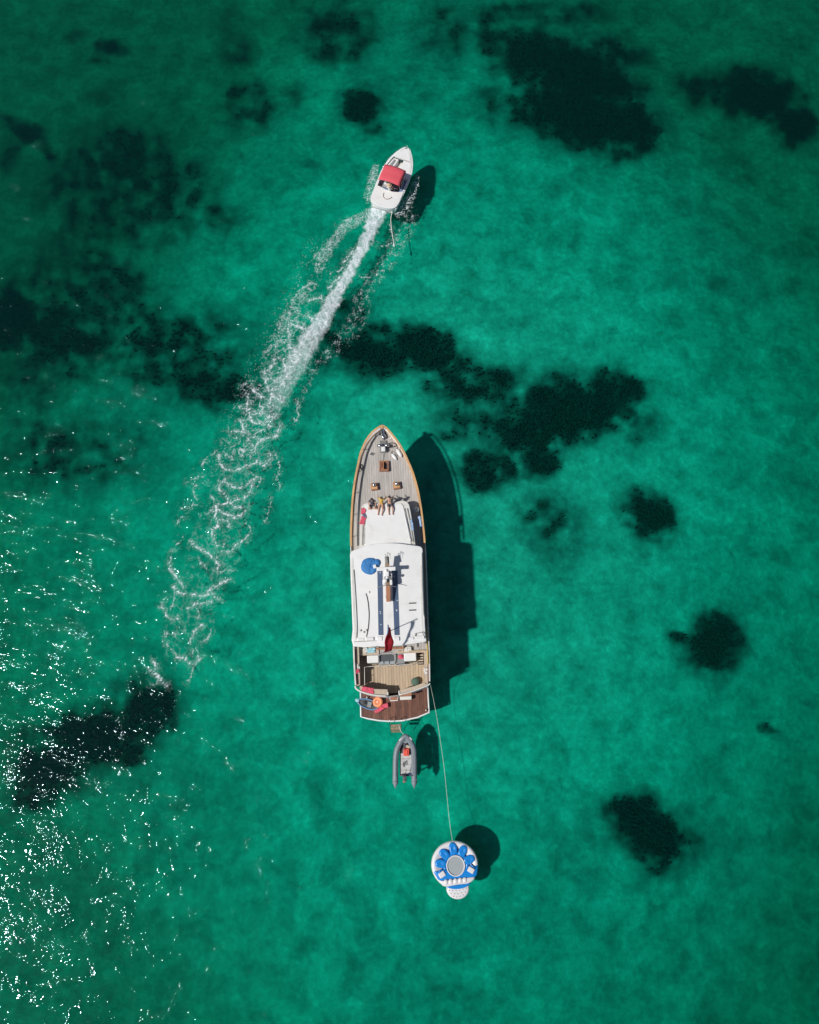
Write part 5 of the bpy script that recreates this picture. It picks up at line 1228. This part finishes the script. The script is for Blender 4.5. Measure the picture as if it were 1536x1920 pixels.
# well with mesh floor
c = I(715, 700, .4); rr = 148 / 9.6 / 27.2
mb = MB(); mb.lathe(c.x, c.y, [(rr * 1.0, .2), (rr * 1.0, .475), (.01, .48)], 48, 1.0, 1.05); obj('mesh_floor', mb, M['mesh'], isl, smooth=False)
mb = MB(); mb.tube([(c.x + rr * 1.06 * math.cos(a), c.y + rr * 1.13 * math.sin(a), .51) for a in np.linspace(0, 2 * PI, 48, endpoint=False)], .042, 10, True); obj('well_rim', mb, M['vwhite'], isl, smooth=True)
p = I(1012, 690); mb = MB(); mb.lathe(p.x, p.y, [(.035, .42), (.035, .47), (.01, .475)], 10); obj('valve', mb, M['dark'], isl)
# boarding step
stp = [I(755 + 208 * math.cos(t), 1115 + 200 * math.sin(t), .25) for t in np.linspace(0, 2 * PI, 28, endpoint=False)]
rows = []; c = I(755, 1115, .25)
for f, z in ((1, .0), (1, .14), (.95, .22), (.85, .25), (.5, .25), (.02, .25)):
    rows.append([(c.x + (p.x - c.x) * f, c.y + (p.y - c.y) * f, z) for p in stp])
mb = MB(); mb.quad_grid(rows, True, True); st_ = obj('boarding_step', mb, M['vwhite'], isl, smooth=True)
for (x, y) in [(600,1145),(660,1150),(722,1150),(790,1145),(850,1125),(905,1105),(632,1205),(697,1205),(757,1210),(820,1190),(885,1178),(675,1255),(735,1265),(795,1255),(850,1230),(560,1120)]:
    p = I(x, y, .26); mb = MB(); mb.lathe(p.x, p.y, [(.035, .245), (.035, .262), (.005, .262)], 8); obj('grip_dot', mb, M['grey'], st_)

# ================================================================== motorboat with red bimini
bowb = at(763.6, 277.5, .95); stc = at(718.5, 384.0, .7)
dv = Vector((bowb.x - stc.x, bowb.y - stc.y)); BL = dv.length; BA = math.atan2(-dv.x, dv.y)
boat = empty('motorboat', (stc.x, stc.y, 0), BA); tag(boat, 'white motorboat with a square red bimini top pulling the foam trail', 'motorboat')
bc, bs = math.cos(-BA), math.sin(-BA)
def Q(cx, cy, z):      # crop coordinates (scale 9.6, origin 670,260)
    p = at(670 + cx / 9.6, 260 + cy / 9.6, z); dx, dy = p.x - stc.x, p.y - stc.y; return (dx * bc - dy * bs, dx * bs + dy * bc, z)
mdl = [Q(640, 800, .9), ]
HB = 1.16
plan = [(0.0, .98), (.12, 1.06), (.5, 1.13), (1.2, HB), (2.2, HB + .01), (3.0, 1.1), (3.8, .94), (4.5, .70), (5.0, .44), (BL - .16, .2), (BL, .02)]
plan = [(0.0, 1.16), (.3, 1.24), (1.5, 1.29), (3.0, 1.32), (3.8, 1.25), (4.6, 1.03), (5.2, .74), (5.6, .48), (BL - .12, .3), (BL, .06)]
yy = np.array([p[0] for p in plan]); ww = np.array([p[1] for p in plan]); YSb = np.concatenate([np.linspace(0, .3, 4), np.linspace(.5, BL - .4, 16), np.linspace(BL - .3, BL, 6)])
def bw(y): return float(np.interp(y, yy, ww))
def bz(y): return .72 + .3 * max(0, y / BL) ** 1.5
rows = []
for y in YSb:
    h = bw(y); z = bz(y); t = max(0, (y - 2.5) / (BL - 2.5)); yk = y - .45 * t * t
    prof = [(1, z, y), (.99, z - .1, y), (.93 - .1 * t, z * .45, y - .1 * t), (.86 - .3 * t, .02, y - .3 * t), (.55 - .3 * t, -.22, yk), (.01, -.38 + .3 * t, yk)]
    rows.append([(-h * a, b_, c) for a, c, b_ in prof] + [(h * a, b_, c) for a, c, b_ in prof[::-1]])
mb = MB(); mb.quad_grid(rows, False); o = obj('hull', mb, M['hull'], boat, smooth=True); sd_ = o.modifiers.new('shell', 'SOLIDIFY'); sd_.thickness = .03; sd_.offset = -1
mb = MB(); mb.quad_grid([[(p[0] , p[1] + .0, p[2]) for p in rows[0]], [(p[0] * .3, .02, .2 + .3 * p[2]) for p in rows[0]]]); obj('transom', mb, M['hull'], boat)
# bow and side gunwale in white
def strip2(y0, y1, inset_in, name, mat, n=14):
    for k in (-1, 1):
        rws = []
        for y in np.linspace(y0, y1, n):
            h = bw(y); i_ = min(inset_in(y) if callable(inset_in) else inset_in, h - .005); z = bz(y)
            rws.append([(k * (h + .03), y, z - .03), (k * (h - i_), y, z - .03), (k * (h - i_), y, z + .04), (k * (h + .03), y, z + .03)])
        m2 = MB(); m2.quad_grid(rws, True, True); obj(name, m2, mat, boat, bevel=.012)
strip2(1.35, BL - .02, lambda y: .17 if y < 3.1 else .2, 'gunwale', M['white'], 20)
# foredeck peak
def bpoly(pts_, z0, z1, mat, name, bevel=.03, par=None):
    m2 = MB(); m2.prism(pts_, z0, z1); return obj(name, m2, mat, par or boat, bevel=bevel)
bi_ = lambda y, k, i=.19: (k * max(bw(y) - i, .04), y)
bpoly([bi_(4.75, -1), bi_(4.75, 1), bi_(5.2, 1), bi_(5.6, 1), bi_(BL - .16, 1), bi_(BL - .16, -1), bi_(5.6, -1), bi_(5.2, -1)], .8, 1.04, M['white'], 'bow_locker', .03)
bpoly([bi_(3.0, -1), bi_(3.0, 1), bi_(3.8, 1), bi_(4.3, 1), bi_(4.75, 1), bi_(4.75, -1), bi_(4.3, -1), bi_(3.8, -1)], .38, .44, M['white2'], 'bow_floor', 0)
# bow lounge seats (port one grey) and console walkthrough
bpoly([bi_(3.05, -1, .2), (-.5, 3.05), (-.45, 3.7), (-.3, 4.7), bi_(4.7, -1, .2), bi_(4.3, -1, .2), bi_(3.8, -1, .2)], .44, .84, M['white'], 'bow_seat', .05)
bpoly([bi_(3.05, 1, .2), (.1, 3.05), (.1, 3.7), (.14, 4.7), bi_(4.7, 1, .2), bi_(4.3, 1, .2), bi_(3.8, 1, .2)], .44, .9, M['white'], 'bow_seat', .05)
bpoly([(-.95, 3.5), (-.7, 3.45), (-.5, 4.5), (-.68, 4.55)], .84, .9, M['grey'], 'seat_cushion', .03)
bpoly([(-.3, 3.1), (-.04, 3.05), (.0, 3.7), (-.16, 3.75)], .44, .75, M['grey'], 'seat_cushion', .03)
bpoly([(-.42, 2.75), (.05, 2.75), (.02, 3.04), (-.4, 3.04)], .44, 1.0, M['hyp'], 'console', .04)
# cockpit tub
bpoly([(-1.12, 1.3), (1.12, 1.3), (1.12, 3.0), (-1.12, 3.0)], .28, .33, M['grey'], 'cockpit_floor', 0)
bpoly([(-1.13, 2.2), (-1.07, 2.2), (-1.07, 3.0), (-1.13, 3.0)], .3, .8, M['bluehull'], 'cockpit_lining', 0)
bpoly([(.78, 1.4), (1.12, 1.4), (1.12, 3.0), (.8, 3.0)], .33, .62, M['bluehull'], 'side_cushion', .04)
bpoly([(-.7, 2.0), (-.2, 2.0), (-.2, 2.4), (-.7, 2.4)], .33, .72, M['white'], 'helm_seat', .06)
bpoly([(-.75, 1.5), (.75, 1.5), (.7, 1.78), (-.7, 1.78)], .33, .6, M['bluehull'], 'rear_bench', .05)
# windscreen
ws_pts = [(-1.06, 2.75, 1.0), (-.92, 3.05, 1.05), (-.4, 3.22, 1.08), (.0, 3.26, 1.08), (.4, 3.22, 1.08), (.92, 3.05, 1.05), (1.06, 2.75, 1.0)]
m2 = MB(); m2.tube(smooth_path([(x, y - .12, z + .28) for x, y, z in ws_pts], 4), .018, 6); obj('windscreen_frame', m2, M['steel'], boat, smooth=True)
sp_ = smooth_path(ws_pts, 4); m2 = MB(); m2.quad_grid([[tuple(p) for p in sp_], [(p.x, p.y - .12, p.z + .28) for p in sp_]])
mg, nt, out = nodes('clear_screen'); g1 = N(nt, 'ShaderNodeBsdfTransparent'); g1.inputs[0].default_value = (.75, .85, .88, 1); g2 = N(nt, 'ShaderNodeBsdfGlossy'); g2.inputs['Roughness'].default_value = .05
gm = N(nt, 'ShaderNodeMixShader'); gm.inputs[0].default_value = .12; nt.links.new(g1.outputs[0], gm.inputs[1]); nt.links.new(g2.outputs[0], gm.inputs[2]); nt.links.new(gm.outputs[0], out.inputs[0])
obj('windscreen', m2, mg, boat, smooth=True)
# sun pad aft
sp2 = [(-1.08, -.02), (-1.22, .4), (-1.25, .9), (-1.22, 1.5), (-.95, 1.56), (-.35, 1.44), (.25, 1.42), (.8, 1.55), (1.22, 1.74), (1.27, .9), (1.24, .4), (1.1, -.02), (.5, -.3), (-.5, -.3)]
bpoly([tuple(p)[:2] for p in smooth_path([(a, b_, 0) for a, b_ in sp2], 4, True)], .5, .86, M['white'], 'sun_pad', .08)
m2 = MB(); m2.tube(smooth_path([(-.3, 1.02, .9), (-.28, .8, .89), (-.12, .56, .89), (.1, .5, .89), (.34, .62, .89), (.5, .86, .9)], 6), .02, 6); obj('ski_tow_eye', m2, M['deckred'], boat, smooth=True)
m2 = MB(); m2.box(0, -.06, .28, 1.9, .26, .3); obj('stern_moulding', m2, M['white2'], boat, bevel=.08)
# bimini
top_c = Q(628, 650, 1.85); bi = link(bpy.data.objects.new('bimini', None), boat)
rws = []
for i in range(9):
    v = i / 8; row = []
    for j_ in range(11):
        u = j_ / 10 - .5; wv = 1.66 if v < .5 else 1.66 - .1 * (v - .5)
        row.append((top_c[0] + u * 1.86, top_c[1] + (v - .5) * 1.62 - .06 * abs(u), 1.85 + .1 * (1 - (2 * u) ** 2) + .05 * math.sin(PI * v) - .02 * math.cos(v * 4 * PI)))
    rws.append(row)
sheet('bimini_canvas', rws, M['red'], bi, .02)
for side_ in (-1, 1):
    rws2 = [[(top_c[0] + side_ * .93, top_c[1] + (v - .5) * 1.6, 1.85), (top_c[0] + side_ * .965, top_c[1] + (v - .5) * 1.58, 1.72)] for v in np.linspace(0, 1, 6)]
    sheet('bimini_valance', rws2, M['flagred'], bi, .015)
for v in (-.5, 0, .48):
    m2 = MB(); m2.tube([(top_c[0] - .98, 1.9 + v * .5, .85), (top_c[0] - .92, top_c[1] + v * 1.6, 1.83), (top_c[0], top_c[1] + v * 1.6, 1.92), (top_c[0] + .92, top_c[1] + v * 1.6, 1.83), (top_c[0] + .98, 1.9 + v * .5, .85)], .016, 6); obj('bimini_hoop', m2, M['steel'], bi, smooth=True)
m2 = MB(); m2.tube(smooth_path([(-1.22, 3.3, 1.05), (-1.05, 4.3, 1.2), (-.6, 5.2, 1.28), (0, BL - .1, 1.3), (.6, 5.2, 1.28), (1.05, 4.3, 1.2), (1.22, 3.3, 1.05)], 5), .014, 6); obj('bow_rail', m2, M['steel'], boat, smooth=True)
# helmsman and hatted passenger
def BW(p): c, s_ = math.cos(BA), math.sin(BA); return (stc.x + p[0] * c - p[1] * s_, stc.y + p[0] * s_ + p[1] * c, p[2])
pq = Q(585, 850, 1.3)
person('person in a straw sun hat standing up just behind the red bimini', BW((pq[0], pq[1] - .05, .62)), BA + PI / 2, .1, 'chair', 'front', 'hairb', 'shirtw', 'shirtd', hat='straw')
person('person in a white shirt sitting at the helm under the red bimini', BW((-.45, 2.15, .68)), BA + PI / 2, .1, 'chair', 'front', 'hair', 'shirtw', 'shirtd')
rope('ski_line', 'white ski line trailing from the motorboat stern through the spray', [at(736.3, 390, .6), at(735, 400, .3), at(733, 411, .16), at(734.5, 430, .15), at(737.5, 450, .15), at(739.5, 462, .16)], .03, M['rope'])
mb = MB(); mb.tube([(-.05, .35, 0), (.0, 0, .02), (.02, -.18, 0)], [.035, .075, .03], 8); o = obj('trailing_float', mb, M['vwhite'], None, smooth=True, loc=at(739, 460, .17)); tag(o, 'small white float at the trailing end of the ski line', 'float')
